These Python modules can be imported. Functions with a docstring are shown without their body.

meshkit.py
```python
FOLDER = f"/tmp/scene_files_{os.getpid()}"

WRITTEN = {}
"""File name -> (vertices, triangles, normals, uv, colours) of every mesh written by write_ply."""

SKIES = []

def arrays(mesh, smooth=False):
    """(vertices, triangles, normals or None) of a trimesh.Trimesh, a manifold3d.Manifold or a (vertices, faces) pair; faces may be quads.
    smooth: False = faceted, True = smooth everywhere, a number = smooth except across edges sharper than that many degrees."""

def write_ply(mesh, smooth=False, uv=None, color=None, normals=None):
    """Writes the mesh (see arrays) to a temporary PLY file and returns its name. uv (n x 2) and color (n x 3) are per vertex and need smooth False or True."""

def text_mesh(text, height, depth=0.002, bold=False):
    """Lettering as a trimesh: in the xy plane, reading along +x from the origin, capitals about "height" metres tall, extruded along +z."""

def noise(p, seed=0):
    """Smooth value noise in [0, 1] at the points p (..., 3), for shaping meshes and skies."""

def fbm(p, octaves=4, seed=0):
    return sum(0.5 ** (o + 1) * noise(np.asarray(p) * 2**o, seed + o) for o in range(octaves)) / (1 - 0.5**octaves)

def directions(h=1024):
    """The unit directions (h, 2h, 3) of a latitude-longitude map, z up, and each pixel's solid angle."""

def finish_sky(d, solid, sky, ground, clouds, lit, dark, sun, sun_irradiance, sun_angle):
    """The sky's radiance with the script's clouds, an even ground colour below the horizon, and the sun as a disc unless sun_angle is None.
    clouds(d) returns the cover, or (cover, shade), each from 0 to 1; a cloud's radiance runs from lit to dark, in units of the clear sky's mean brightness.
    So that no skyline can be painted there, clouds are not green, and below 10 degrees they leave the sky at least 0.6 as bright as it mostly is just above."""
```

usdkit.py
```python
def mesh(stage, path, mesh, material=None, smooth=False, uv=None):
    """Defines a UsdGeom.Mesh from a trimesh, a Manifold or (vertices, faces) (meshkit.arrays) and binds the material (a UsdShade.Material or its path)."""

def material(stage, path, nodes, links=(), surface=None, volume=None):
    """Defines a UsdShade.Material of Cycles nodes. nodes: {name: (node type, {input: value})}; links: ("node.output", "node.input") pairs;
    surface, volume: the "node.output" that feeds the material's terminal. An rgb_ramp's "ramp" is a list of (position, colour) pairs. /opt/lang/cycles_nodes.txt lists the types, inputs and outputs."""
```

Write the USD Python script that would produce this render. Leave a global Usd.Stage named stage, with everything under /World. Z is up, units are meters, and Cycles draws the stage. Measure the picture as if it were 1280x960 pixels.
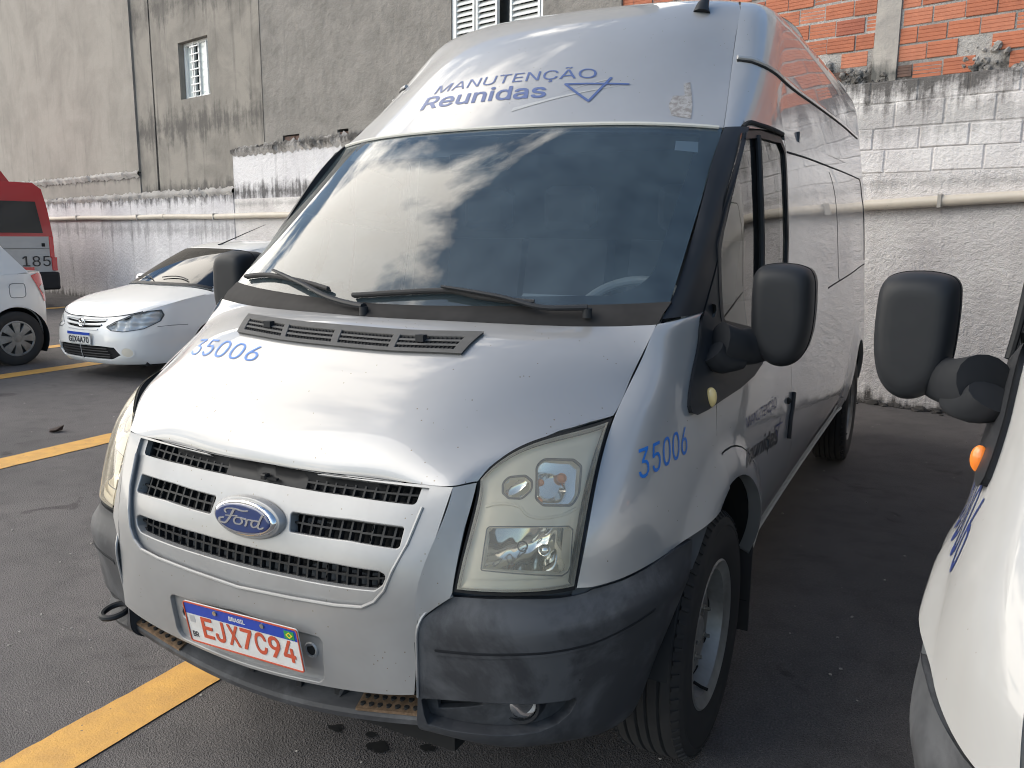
import math, random, glob
import numpy as np, trimesh, shapely
from shapely.geometry import Polygon, MultiPolygon, LineString, Point, box as sbox
from shapely.ops import unary_union
from scipy.interpolate import RectBivariateSpline, PchipInterpolator
from scipy.spatial import Delaunay, cKDTree
from pxr import Usd, UsdGeom, UsdLux, UsdShade, Gf, Sdf, Vt
import usdkit, meshkit

stage = Usd.Stage.CreateInMemory()
UsdGeom.SetStageUpAxis(stage, UsdGeom.Tokens.z)
UsdGeom.SetStageMetersPerUnit(stage, 1.0)
UsdGeom.Xform.Define(stage, '/World'); UsdGeom.Scope.Define(stage, '/World/Looks')

# ---------------------------------------------------------------- camera
CAM_POS = np.array([1.45642871, -1.36675077, 1.51660852]); CAM_R = np.array([0.88603496, 0.46352813, 0.00915047]); CAM_U = np.array([-0.08979864, 0.15222011, 0.98425873]); CAM_F = np.array([-0.45483872, 0.87290934, -0.17649654])
cam = UsdGeom.Camera.Define(stage, '/World/camera')
_m = np.eye(4); _m[0, :3] = CAM_R; _m[1, :3] = CAM_U; _m[2, :3] = -CAM_F; _m[3, :3] = CAM_POS
UsdGeom.Xformable(cam).AddTransformOp().Set(Gf.Matrix4d(*_m.ravel()))
cam.CreateHorizontalApertureAttr(36.0); cam.CreateVerticalApertureAttr(27.0)
cam.CreateFocalLengthAttr(36.0 * 1038.771 / 1280.0)
cam.CreateClippingRangeAttr(Gf.Vec2f(0.05, 3000))
cam.CreateExposureAttr(EXPOSURE := 0.66)

# ---------------------------------------------------------------- sky and sun
SUN_DIR = np.array([-0.48, -0.60, 0.62]); SUN_DIR /= np.linalg.norm(SUN_DIR)
usdkit.material(stage, '/World/Looks/sky_look', {
    'tc': ('texture_coordinate', {}),
    'sky': ('sky_texture', {'sky_type': 'single_scattering', 'sun_disc': False, 'sun_elevation': float(math.asin(SUN_DIR[2])), 'sun_rotation': float(math.atan2(SUN_DIR[0], SUN_DIR[1])), 'air_density': 1.0, 'aerosol_density': 1.4, 'ozone_density': 1.0}),
    'sep': ('separate_xyz', {}),
    'zc': ('math', {'math_type': 'add', 'value2': 0.28}),
    'dx': ('math', {'math_type': 'divide'}), 'dy': ('math', {'math_type': 'divide'}),
    'com': ('combine_xyz', {'z': 3.0}),
    'n1': ('noise_texture', {'scale': 1.45, 'detail': 10.0, 'roughness': 0.60, 'distortion': 0.35}),
    'cov': ('math', {'math_type': 'multiply_add', 'value2': -0.28, 'value3': -0.068}),
    'sum': ('math', {'math_type': 'add'}),
    'rp': ('rgb_ramp', {'ramp': [(0.0, (0, 0, 0)), (0.565, (0, 0, 0)), (0.60, (.35, .35, .35)), (0.645, (1, 1, 1)), (1, (1, 1, 1))]}),
    'tint': ('mix_color', {'blend_type': 'multiply', 'fac': 1.0, 'use_clamp': False, 'b': (1.0, 1.09, 1.1)}),
    'mx': ('mix_color', {'use_clamp': False, 'b': (23.0, 21.6, 19.6)}),
    'bg': ('background_shader', {'strength': 0.12}),
}, [('tc.generated', 'sky.vector'), ('tc.generated', 'sep.vector'), ('sep.z', 'zc.value1'),
    ('sep.x', 'dx.value1'), ('zc.value', 'dx.value2'), ('sep.y', 'dy.value1'), ('zc.value', 'dy.value2'),
    ('dx.value', 'com.x'), ('dy.value', 'com.y'), ('com.vector', 'n1.vector'),
    ('sep.x', 'cov.value1'), ('n1.fac', 'sum.value1'), ('cov.value', 'sum.value2'), ('sum.value', 'rp.fac'),
    ('sky.color', 'tint.a'), ('tint.result', 'mx.a'), ('rp.color', 'mx.fac'), ('mx.result', 'bg.color')], surface='bg.background')
sky = UsdLux.DomeLight.Define(stage, '/World/sky')
sky.CreateIntensityAttr(1.0)
UsdShade.MaterialBindingAPI.Apply(sky.GetPrim()).Bind(UsdShade.Material.Get(stage, '/World/Looks/sky_look'))
sky.GetPrim().SetCustomDataByKey('kind', 'structure')
sun = UsdLux.DistantLight.Define(stage, '/World/sun')
sun.CreateIntensityAttr(0.16); sun.CreateAngleAttr(40.0); sun.CreateNormalizeAttr(True); sun.CreateColorAttr(Gf.Vec3f(1.0, 0.95, 0.88))
_z = SUN_DIR; _x = np.cross([0, 0, 1.0], _z); _x /= np.linalg.norm(_x); _y = np.cross(_z, _x)
_m = np.eye(4); _m[0, :3] = _x; _m[1, :3] = _y; _m[2, :3] = _z
UsdGeom.Xformable(sun).AddTransformOp().Set(Gf.Matrix4d(*_m.ravel()))

# measured points (metres)
PT = {"badge": [0.004, 0.03, 0.8406], "plate": [[-0.1693, -0.0, 0.4944], [0.2119, -0.002, 0.5107], [0.2044, -0.022, 0.6205], [-0.1651, -0.018, 0.6146]], "tow_eye": [-0.5662, 0.1, 0.4511], "mirror": [[0.9631, 1.075, 1.3917], [0.97, 1.075, 1.4259], [0.9981, 1.075, 1.4401], [1.0524, 1.075, 1.4437], [1.1022, 1.075, 1.4361], [1.1227, 1.075, 1.4146], [1.1276, 1.075, 1.3751], [1.1295, 1.075, 1.2862], [1.1193, 1.075, 1.218], [1.1002, 1.075, 1.1801], [1.0732, 1.075, 1.1596], [1.0448, 1.075, 1.155], [1.015, 1.075, 1.1666], [0.9887, 1.075, 1.1903], [0.9707, 1.075, 1.2263], [0.9645, 1.075, 1.2932]], "oil": [[-0.1078, 0.4723], [0.0606, 0.4561], [0.0088, 0.4972], [0.1999, 0.5225]], "leaf": [-4.5238, 2.4979]}

# ---------------------------------------------------------------- helpers: scene tree
_names = {}
def path_for(parent, name):
    k = parent + '/' + name; n = _names.get(k, 0); _names[k] = n + 1
    return k if n == 0 else '%s_%03d' % (k, n)
def thing(name, label, cat, loc=(0, 0, 0), rz=0.0, group=None, scale=1.0):
    p = path_for('/World', name); x = UsdGeom.Xform.Define(stage, p)
    x.AddTranslateOp().Set(Gf.Vec3d(*map(float, loc)))
    if rz: x.AddRotateZOp().Set(math.degrees(rz))
    if scale != 1.0: x.AddScaleOp().Set(Gf.Vec3f(scale, scale, scale))
    tag(x.GetPrim(), label, cat, group)
    return p
def tag(prim, label=None, cat=None, group=None, kind=None):
    for k, v in (('label', label), ('category', cat), ('group', group), ('kind', kind)):
        if v: prim.SetCustomDataByKey(k, v)
def emit(parent, name, mesh, mat, smooth=35, label=None, cat=None, group=None, kind=None):
    """mesh: trimesh / manifold, or (v, f, n) with ready normals"""
    if isinstance(mesh, list): mesh = join(mesh)
    p = path_for(parent, name)
    if isinstance(mesh, tuple) and len(mesh) == 3:
        v, f, n = mesh
        m = UsdGeom.Mesh.Define(stage, p)
        m.CreatePointsAttr(Vt.Vec3fArray.FromNumpy(np.ascontiguousarray(v, np.float32)))
        m.CreateFaceVertexCountsAttr(Vt.IntArray.FromNumpy(np.full(len(f), 3, np.int32)))
        m.CreateFaceVertexIndicesAttr(Vt.IntArray.FromNumpy(np.ascontiguousarray(f, np.int32).ravel()))
        m.CreateSubdivisionSchemeAttr('none')
        m.CreateNormalsAttr(Vt.Vec3fArray.FromNumpy(np.ascontiguousarray(n, np.float32))); m.SetNormalsInterpolation('vertex')
        UsdShade.MaterialBindingAPI.Apply(m.GetPrim()).Bind(UsdShade.Material.Get(stage, L(mat)))
    else:
        m = usdkit.mesh(stage, p, mesh, L(mat), smooth=smooth)
    tag(m.GetPrim(), label, cat, group, kind)
    return p
def L(mat): return mat if mat.startswith('/') else '/World/Looks/' + mat
def arr(mesh, smooth=35):
    if isinstance(mesh, tuple): return mesh
    return meshkit.arrays(mesh, smooth)
def join(ms, smooth=35):
    V, F, N, k = [], [], [], 0
    for m in ms:
        v, f, n = arr(m, smooth)
        V.append(v); F.append(np.asarray(f) + k); N.append(n); k += len(v)
    return np.vstack(V), np.vstack(F), np.vstack(N)
def mir(m):
    v, f, n = arr(m); return v * [-1, 1, 1], f[:, ::-1], n * [-1, 1, 1]
def xf(m, M):
    v, f, n = arr(m); R = M[:3, :3]
    n2 = n @ np.linalg.inv(R); n2 = n2 / np.maximum(np.linalg.norm(n2, axis=1, keepdims=True), 1e-12)
    return v @ R.T + M[:3, 3], (f if np.linalg.det(R) > 0 else f[:, ::-1]), n2
def TR(x=0, y=0, z=0, rz=0, s=1):
    M = trimesh.transformations.rotation_matrix(rz, [0, 0, 1]); M[:3, :3] *= s; M[:3, 3] = (x, y, z); return M

# ---------------------------------------------------------------- helpers: shapes
def bx(lo, hi, r=0.0):
    lo, hi = np.minimum(lo, hi), np.maximum(lo, hi)
    lo, hi = np.array(lo, float), np.array(hi, float)
    if r <= 0:
        m = trimesh.creation.box(hi - lo); m.apply_translation((lo + hi) / 2); return m
    c = []
    for sx in (0, 1):
        for sy in (0, 1):
            for sz in (0, 1):
                p = np.where([sx, sy, sz], hi - r, lo + r)
                for e in np.vstack([np.eye(3), -np.eye(3), (np.array(np.meshgrid([-1, 1], [-1, 1], [-1, 1])).reshape(3, -1).T) / 3 ** .5]): c.append(p + e * r)
    return trimesh.convex.convex_hull(np.array(c))
def hull(p): return trimesh.convex.convex_hull(np.asarray(p, float))
def tube(pts, r, n=10, cap=True, flat=None):
    pts = np.asarray(pts, float); r = np.broadcast_to(np.asarray(r, float), (len(pts),))
    t = np.gradient(pts, axis=0); t /= np.linalg.norm(t, axis=1, keepdims=True)
    up = np.array([0, 0, 1.0]) if abs(t[0][2]) < .9 else np.array([1.0, 0, 0])
    a = np.cross(t[0], up); a /= np.linalg.norm(a); V = []
    ang = np.linspace(0, 2 * np.pi, n, endpoint=False)
    for i in range(len(pts)):
        a = a - t[i] * (a @ t[i]); a /= np.linalg.norm(a); b = np.cross(t[i], a)
        fb = 1.0 if flat is None else flat
        V.append(pts[i] + r[i] * (np.cos(ang)[:, None] * a + fb * np.sin(ang)[:, None] * b))
    V = np.vstack(V); F = []
    for i in range(len(pts) - 1):
        for j in range(n):
            k = (j + 1) % n; F += [[i * n + j, i * n + k, (i + 1) * n + k], [i * n + j, (i + 1) * n + k, (i + 1) * n + j]]
    if cap:
        c0, c1 = len(V), len(V) + 1; V = np.vstack([V, pts[0], pts[-1]])
        for j in range(n):
            k = (j + 1) % n; F += [[c0, k, j], [c1, (len(pts) - 1) * n + j, (len(pts) - 1) * n + k]]
    return trimesh.Trimesh(V, F, process=False)
def curve(pts, n=24):
    pts = np.asarray(pts, float); s = np.r_[0, np.cumsum(np.linalg.norm(np.diff(pts, axis=0), axis=1))]
    return PchipInterpolator(s, pts)(np.linspace(0, s[-1], n))
def lathe(prof, axis='x', n=48, centre=(0, 0, 0)):
    """prof: (radius, along); axis x"""
    prof = np.asarray(prof, float); a = np.linspace(0, 2 * np.pi, n, endpoint=False)
    V = np.stack([np.repeat(prof[:, 1], n), np.outer(prof[:, 0], np.cos(a)).ravel(), np.outer(prof[:, 0], np.sin(a)).ravel()], 1); F = []
    for i in range(len(prof) - 1):
        for j in range(n):
            k = (j + 1) % n; F += [[i * n + j, (i + 1) * n + j, (i + 1) * n + k], [i * n + j, (i + 1) * n + k, i * n + k]]
    if axis == 'y': V = V[:, [1, 0, 2]]; F = [x[::-1] for x in F]
    if axis == 'z': V = V[:, [1, 2, 0]]
    m = trimesh.Trimesh(V + np.asarray(centre), F, process=False)
    return m
def rrect(w, h, r, n=6):
    return sbox(-w / 2 + r, -h / 2 + r, w / 2 - r, h / 2 - r).buffer(r, quad_segs=n)
def extrude(poly, d): 
    gs = [g for g in getattr(poly, 'geoms', [poly]) if g.area > 1e-9]
    return trimesh.util.concatenate([trimesh.creation.extrude_polygon(g, d, engine='earcut') for g in gs])
def text_shape(text, height=1.0, bold=False, shear=0.0):
    """outline of lettering as a shapely area, reading along +x from the origin"""
    m = meshkit.text_mesh(text, height, 0.01, bold); t = m.triangles[m.face_normals[:, 2] > .5][:, :, :2]
    s = unary_union([Polygon(a).buffer(height * 1e-4) for a in t])
    s = shapely.affinity.affine_transform(s, [1, shear, 0, 1, 0, 0])
    b = s.bounds; return shapely.affinity.translate(s, -b[0], 0)

def tri_poly(poly, h):
    P, T, rings, k = [], [], [], 0
    for g in getattr(poly, 'geoms', [poly]):
        if g.is_empty or g.geom_type != 'Polygon' or g.area < 1e-9: continue
        pts = []; rr = []
        for ring in [g.exterior, *g.interiors]:
            c = np.array(ring.coords)[:-1]; out = []
            if (Polygon(c).exterior.is_ccw) != (ring is g.exterior): c = c[::-1]
            for i in range(len(c)):
                a, b = c[i], c[(i + 1) % len(c)]; d = np.linalg.norm(b - a)
                if d < 1e-7: continue
                q = max(1, int(math.ceil(d / (h * .7)))); out += [a + (b - a) * t / q for t in range(q)]
            rr.append(np.arange(len(out)) + k + len(pts)); pts += out
        b = g.bounds
        gx, gy = np.meshgrid(np.arange(b[0] + h * .5, b[2], h), np.arange(b[1] + h * .43, b[3], h * .87))
        gx = gx + (np.arange(gx.shape[0]) % 2)[:, None] * h * .5
        inn = g.buffer(-.4 * h); q = np.stack([gx.ravel(), gy.ravel()], 1)
        if not inn.is_empty and len(q): q = q[shapely.contains_xy(inn, q[:, 0], q[:, 1])]
        else: q = q[:0]
        pts = np.vstack([np.array(pts), q])
        if len(pts) < 3: continue
        t = Delaunay(pts).simplices; ce = pts[t].mean(1)
        t = t[shapely.contains_xy(g, ce[:, 0], ce[:, 1])]
        e1, e2 = pts[t[:, 1]] - pts[t[:, 0]], pts[t[:, 2]] - pts[t[:, 0]]; cr = e1[:, 0] * e2[:, 1] - e1[:, 1] * e2[:, 0]
        t = t[np.abs(cr) > 1e-12]; cr = cr[np.abs(cr) > 1e-12]; t[cr < 0] = t[cr < 0][:, ::-1]
        P.append(pts); T.append(t + k); rings += rr; k += len(pts)
    if not P: return np.zeros((0, 2)), np.zeros((0, 3), int), []
    return np.vstack(P), np.vstack(T), rings

class Patch:
    """smooth surface through a grid of points; rows run along v, columns along u"""
    def __init__(s, ctrl, sym=False, ref=(0, 2.5, 1.1), post=None, kv=3, ku=3, sm=0.0):
        c = np.array(ctrl, float)
        if sym: c = np.concatenate([(c * [-1, 1, 1])[:, :0:-1], c], 1)
        s.c = c; m, n, _ = c.shape; s.post = post
        du = np.linalg.norm(np.diff(c, axis=1), axis=2).mean(0); dv = np.linalg.norm(np.diff(c, axis=0), axis=2).mean(1)
        s.Lu, s.Lv = du.sum(), dv.sum()
        s.ku = np.r_[0, np.cumsum(du)] / s.Lu; s.kv = np.r_[0, np.cumsum(dv)] / s.Lv
        s.sp = [RectBivariateSpline(s.kv, s.ku, c[:, :, i], kx=min(kv, m - 1), ky=min(ku, n - 1), s=m * n * sm ** 2) for i in range(3)]
        s.sg = 1.0
        p, nn = s.pn(np.array([[.5, .5], [.4, .6], [.6, .4]])); s.sg = 1.0 if ((p - np.array(ref)) * nn).sum() > 0 else -1.0
        s.tree = None
    def P(s, uv):
        uv = np.asarray(uv, float); q = np.stack([a.ev(uv[:, 1], uv[:, 0]) for a in s.sp], 1)
        return s.post(q) if s.post else q
    def pn(s, uv):
        uv = np.asarray(uv, float); e = 2e-4
        a, b = np.clip(uv - [e, 0], 0, 1), np.clip(uv + [e, 0], 0, 1); c, d = np.clip(uv - [0, e], 0, 1), np.clip(uv + [0, e], 0, 1)
        n = np.cross(s.P(b) - s.P(a), s.P(d) - s.P(c)); n /= np.maximum(np.linalg.norm(n, axis=1, keepdims=True), 1e-15)
        return s.P(uv), n * s.sg
    def find(s, fn, target):
        """uv where fn(points) (n x 2) equals each target"""
        g = np.linspace(0, 1, 90); U, V = np.meshgrid(g, g); uv = np.stack([U.ravel(), V.ravel()], 1)
        q = fn(s.P(uv)); i = cKDTree(q).query(target)[1]; x = uv[i].copy(); e = 1e-4
        for _ in range(12):
            f0 = fn(s.P(x)); sgx = np.where(x > .5, -e, e)
            fu = (fn(s.P(x + np.stack([sgx[:, 0], 0 * sgx[:, 0]], 1))) - f0) / sgx[:, :1]
            fv = (fn(s.P(x + np.stack([0 * sgx[:, 1], sgx[:, 1]], 1))) - f0) / sgx[:, 1:]
            r = target - f0; det = fu[:, 0] * fv[:, 1] - fu[:, 1] * fv[:, 0]; det = np.where(np.abs(det) < 1e-12, 1e-12, det)
            dx = np.stack([(r[:, 0] * fv[:, 1] - r[:, 1] * fv[:, 0]) / det, (fu[:, 0] * r[:, 1] - fu[:, 1] * r[:, 0]) / det], 1)
            x = np.clip(x + np.clip(dx, -.1, .1), 0, 1)
        return x
    def poly(s, uv, mirror=False):
        uv = np.asarray(uv, float)
        if mirror: uv = uv * [-1, 1] + [1, 0]
        return Polygon(uv * [s.Lu, s.Lv]).buffer(0)
    def full(s): return sbox(0, 0, s.Lu, s.Lv)
    def region(s, uv, sym=False):
        p = s.poly(uv)
        if sym: p = unary_union([p, s.poly(uv, True)])
        return p.intersection(s.full())
    def panel(s, poly=None, inset=.003, h=.035, off=0.0, flange=.012, r=.0025, bump=None):
        poly = s.full() if poly is None else poly
        if inset: poly = poly.buffer(-inset, join_style=2)
        st, t, rings = tri_poly(poly, h)
        if not len(st): return np.zeros((0, 3)), np.zeros((0, 3), int), np.zeros((0, 3))
        p, n = s.pn(st / [s.Lu, s.Lv])
        if s.sg < 0: pass
        if off: p = p + n * off
        if bump is not None: p = p + n * bump(p)[:, None]
        fn = np.cross(p[t[:, 1]] - p[t[:, 0]], p[t[:, 2]] - p[t[:, 0]])
        if (fn * n[t[:, 0]]).sum() < 0: t = t[:, ::-1]
        if bump is not None:
            n2 = np.zeros_like(p); fn = np.cross(p[t[:, 1]] - p[t[:, 0]], p[t[:, 2]] - p[t[:, 0]])
            for k in range(3): np.add.at(n2, t[:, k], fn)
            n = n2 / np.maximum(np.linalg.norm(n2, axis=1, keepdims=True), 1e-15)
        V, F, N = [p], [t], [n]; k = len(p)
        if flange:
            for ring in rings:
                a = p[ring]; na = n[ring]; tg = np.roll(a, -1, 0) - np.roll(a, 1, 0)
                o = np.cross(tg, na) * s.sg; o /= np.maximum(np.linalg.norm(o, axis=1, keepdims=True), 1e-12)
                R = [a, a + o * r * .7 - na * r * .3, a + o * r - na * r, a + o * r - na * flange]
                NN = [na, (na + o) / 2 ** .5, o, o]; m = len(ring)
                V += R; N += NN; j = np.arange(m); j2 = (j + 1) % m
                for q in range(3):
                    x, y = k + q * m, k + (q + 1) * m
                    f = np.vstack([np.stack([x + j, y + j, y + j2], 1), np.stack([x + j, y + j2, x + j2], 1)])
                    F.append(f)
                k += 4 * m
        v, f, n = np.vstack(V), np.vstack(F), np.vstack(N)
        c = np.cross(v[f[:, 1]] - v[f[:, 0]], v[f[:, 2]] - v[f[:, 0]]); bad = (c * n[f].sum(1)).sum(1) < 0
        f = f.copy(); f[bad] = f[bad][:, ::-1]
        return v, f, n
    def decal(s, shape, quad, h=.012, off=.0012, box=None):
        """shape's bounding box is stretched over the four uv points quad: bottom left, bottom right, top right, top left"""
        b = shape.bounds if box is None else box
        st, t, _ = tri_poly(shape, h * (b[2] - b[0]) / max(np.linalg.norm((np.array(quad[1]) - quad[0]) * [s.Lu, s.Lv]), 1e-6))
        x = ((st[:, 0] - b[0]) / (b[2] - b[0]))[:, None]; y = ((st[:, 1] - b[1]) / (b[3] - b[1]))[:, None]; q = np.asarray(quad, float)
        uv = (1 - x) * (1 - y) * q[0] + x * (1 - y) * q[1] + x * y * q[2] + (1 - x) * y * q[3]
        p, n = s.pn(np.clip(uv, 0, 1)); p = p + n * off
        fn = np.cross(p[t[:, 1]] - p[t[:, 0]], p[t[:, 2]] - p[t[:, 0]]); bad = (fn * n[t[:, 0]]).sum(1) < 0; t = t.copy(); t[bad] = t[bad][:, ::-1]
        return p, t, n
    def line(s, uv, r, off=0.0, n=6, k=24):
        c = curve(np.asarray(uv, float) * [s.Lu, s.Lv], k) / [s.Lu, s.Lv]; p, nn = s.pn(np.clip(c, 0, 1))
        return tube(p + nn * off, r, n)

# ---------------------------------------------------------------- materials
def mat(name, base, rough=.5, metal=0.0, coat=0.0, coat_rough=.03, noise=None, bump=None, spec=.5, speck=None, extra=None):
    """noise: (scale, amount, second colour) blotches; bump: (scale, distance); speck: (scale, size, colour) small dirt spots"""
    nd = {'p': ('principled_bsdf', dict(base_color=base, roughness=rough, metallic=metal, coat_weight=coat, coat_roughness=coat_rough, specular_ior_level=spec)), 'tc': ('texture_coordinate', {})}
    lk = []; last = None
    if noise:
        nd['n'] = ('noise_texture', {'scale': noise[0], 'detail': 6.0, 'roughness': .65, 'distortion': .4})
        nd['r'] = ('rgb_ramp', {'ramp': [(0.0, noise[2]), (.5 - noise[1], noise[2]), (.5 + noise[1], base), (1, base)]})
        lk += [('tc.object', 'n.vector'), ('n.fac', 'r.fac')]; last = 'r.color'
    if speck:
        nd['v'] = ('voronoi_texture', {'scale': speck[0], 'randomness': 1.0}); nd['vm'] = ('math', {'math_type': 'less_than', 'value2': speck[1]})
        nd['wn'] = ('noise_texture', {'scale': speck[0] * .23, 'detail': 2.0}); nd['wm'] = ('math', {'math_type': 'greater_than', 'value2': .53}); nd['mm'] = ('math', {'math_type': 'multiply'})
        nd['sx'] = ('mix_color', {'a': base, 'b': speck[2]})
        lk += [('tc.object', 'v.vector'), ('tc.object', 'wn.vector'), ('v.distance', 'vm.value1'), ('wn.fac', 'wm.value1'), ('vm.value', 'mm.value1'), ('wm.value', 'mm.value2'), ('mm.value', 'sx.fac')]
        if last: lk.append((last, 'sx.a'))
        last = 'sx.result'
    if last: lk.append((last, 'p.base_color'))
    if bump:
        nd['bn'] = ('noise_texture', {'scale': bump[0], 'detail': 5.0, 'roughness': .6}); nd['b'] = ('bump', {'strength': .6, 'distance': bump[1]})
        lk += [('tc.object', 'bn.vector'), ('bn.fac', 'b.height'), ('b.normal', 'p.normal')]
    usdkit.material(stage, '/World/Looks/' + name, nd, lk, surface='p.BSDF')
def glass(name, tint, ior=1.5, rough=0.0, haze=None):
    nd = {'t': ('transparent_bsdf', {'color': tint}), 'g': ('glossy_bsdf', {'color': (1, 1, 1), 'roughness': rough}), 'f': ('fresnel', {'IOR': ior}), 'm': ('mix_closure', {})}
    lk = [('f.fac', 'm.fac'), ('t.BSDF', 'm.closure1'), ('g.BSDF', 'm.closure2')]; out = 'm.closure'
    if haze:
        nd['d'] = ('principled_bsdf', {'base_color': haze[0], 'roughness': .35}); nd['h'] = ('mix_closure', {})
        nd['hn'] = ('noise_texture', {'scale': 9.0, 'detail': 3.0}); nd['hr'] = ('map_range', {'from_min': .3, 'from_max': .7, 'to_min': haze[1] * .7, 'to_max': haze[1] * 1.3, 'clamp': True}); nd['tc'] = ('texture_coordinate', {})
        lk += [('tc.object', 'hn.vector'), ('hn.fac', 'hr.value'), ('hr.result', 'h.fac'), ('m.closure', 'h.closure1'), ('d.BSDF', 'h.closure2')]; out = 'h.closure'
    usdkit.material(stage, '/World/Looks/' + name, nd, lk, surface=out)
DIRT = (.16, .13, .10)
mat('silver_paint', (.30, .30, .302), .40, .44, 1.0, .02, noise=(2.2, .22, (.275, .27, .265)), speck=(46, .09, DIRT))
mat('silver_side', (.375, .37, .365), .34, .45, 1.0, .012, noise=(1.7, .25, (.335, .325, .31)), speck=(40, .07, DIRT))
mat('silver_plastic', (.285, .285, .283), .44, .42, .45, .14, noise=(5, .2, (.25, .245, .24)), speck=(55, .095, DIRT))
mat('white_paint', (.36, .358, .353), .35, 0, 1.0, .03, noise=(3, .25, (.32, .315, .305)), speck=(40, .06, (.22, .19, .16)))
mat('car_white', (.66, .65, .63), .3, 0, 1.0, .03)
mat('red_paint', (.42, .018, .022), .35, 0, .8, .05)
mat('bumper_grey', (.066, .068, .072), .55, noise=(4.5, .07, (.030, .031, .034)), bump=(420, .0006), speck=(18, .06, (.02, .02, .02)), spec=.36)
mat('black_plastic', (.0105, .0115, .0135), .5, noise=(6, .2, (.016, .017, .019)), bump=(500, .0004), spec=.27)
mat('black_gloss', (.012, .013, .016), .12, coat=.6)
mat('grille_black', (.010, .010, .0105), .5, spec=.3)
mat('gap_black', (.006, .006, .006), .9)
mat('vent_grey', (.085, .082, .078), .65, noise=(20, .2, (.065, .062, .058)), spec=.3)
mat('cowl_grey', (.016, .015, .0145), .75, noise=(9, .2, (.028, .026, .025)), spec=.2)
mat('rubber', (.016, .016, .017), .75, noise=(9, .25, (.024, .022, .021)), bump=(160, .001))
mat('tyre_tread', (.018, .018, .018), .8, noise=(15, .2, (.03, .028, .026)))
mat('rim_steel', (.34, .335, .32), .48, .55, noise=(9, .2, (.20, .19, .175)))
mat('rim_dark', (.04, .04, .04), .6)
mat('bolt', (.42, .40, .36), .3, .9)
mat('chrome', (.80, .80, .80), .08, 1.0)
mat('reflector', (.74, .73, .69), .07, 1.0)
mat('lamp_housing', (.62, .565, .465), .38)
mat('lamp_amber', (.75, .20, .03), .25, coat=.6)
mat('repeater_lens', (.62, .47, .20), .3, coat=.5)
mat('tail_red', (.50, .012, .016), .15, coat=.8)
mat('badge_blue', (.006, .018, .075), .18, coat=1.0)
mat('plate_white', (.60, .60, .58), .45, noise=(30, .2, (.52, .50, .47)))
mat('plate_blue', (.012, .045, .30), .4)
mat('plate_red', (.50, .075, .03), .5, noise=(60, .2, (.36, .06, .03)))
mat('plate_dark', (.03, .03, .035), .5)
mat('flag_green', (.02, .22, .05), .5)
mat('flag_yellow', (.65, .5, .03), .5)
mat('letter_blue', (.012, .13, .43), .4)
mat('letter_navy', (.010, .02, .09), .4)
mat('letter_faded', (.055, .085, .20), .4)
mat('letter_grey', (.33, .33, .33), .4)
mat('letter_black', (.01, .01, .012), .4)
mat('tape_beige', (.45, .44, .40), .6)
mat('interior_dark', (.06, .066, .072), .7)
mat('interior_seat', (.05, .055, .065), .9)
mat('interior_light', (.32, .32, .30), .8)
mat('step_metal', (.30, .21, .14), .45, .8, noise=(60, .2, (.12, .08, .05)))
mat('rust_peel', (.15, .135, .128), .8, noise=(60, .10, (.27, .265, .26)))
glass('windscreen_glass', (.88, .94, .94), 1.72, 0, ((.32, .43, .46), .035))
glass('side_glass', (.62, .67, .66), 1.8)
glass('car_glass', (.10, .11, .115), 1.7)
glass('lamp_glass', (.99, .965, .90), 1.40, 0, ((.64, .57, .45), .11))
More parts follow.
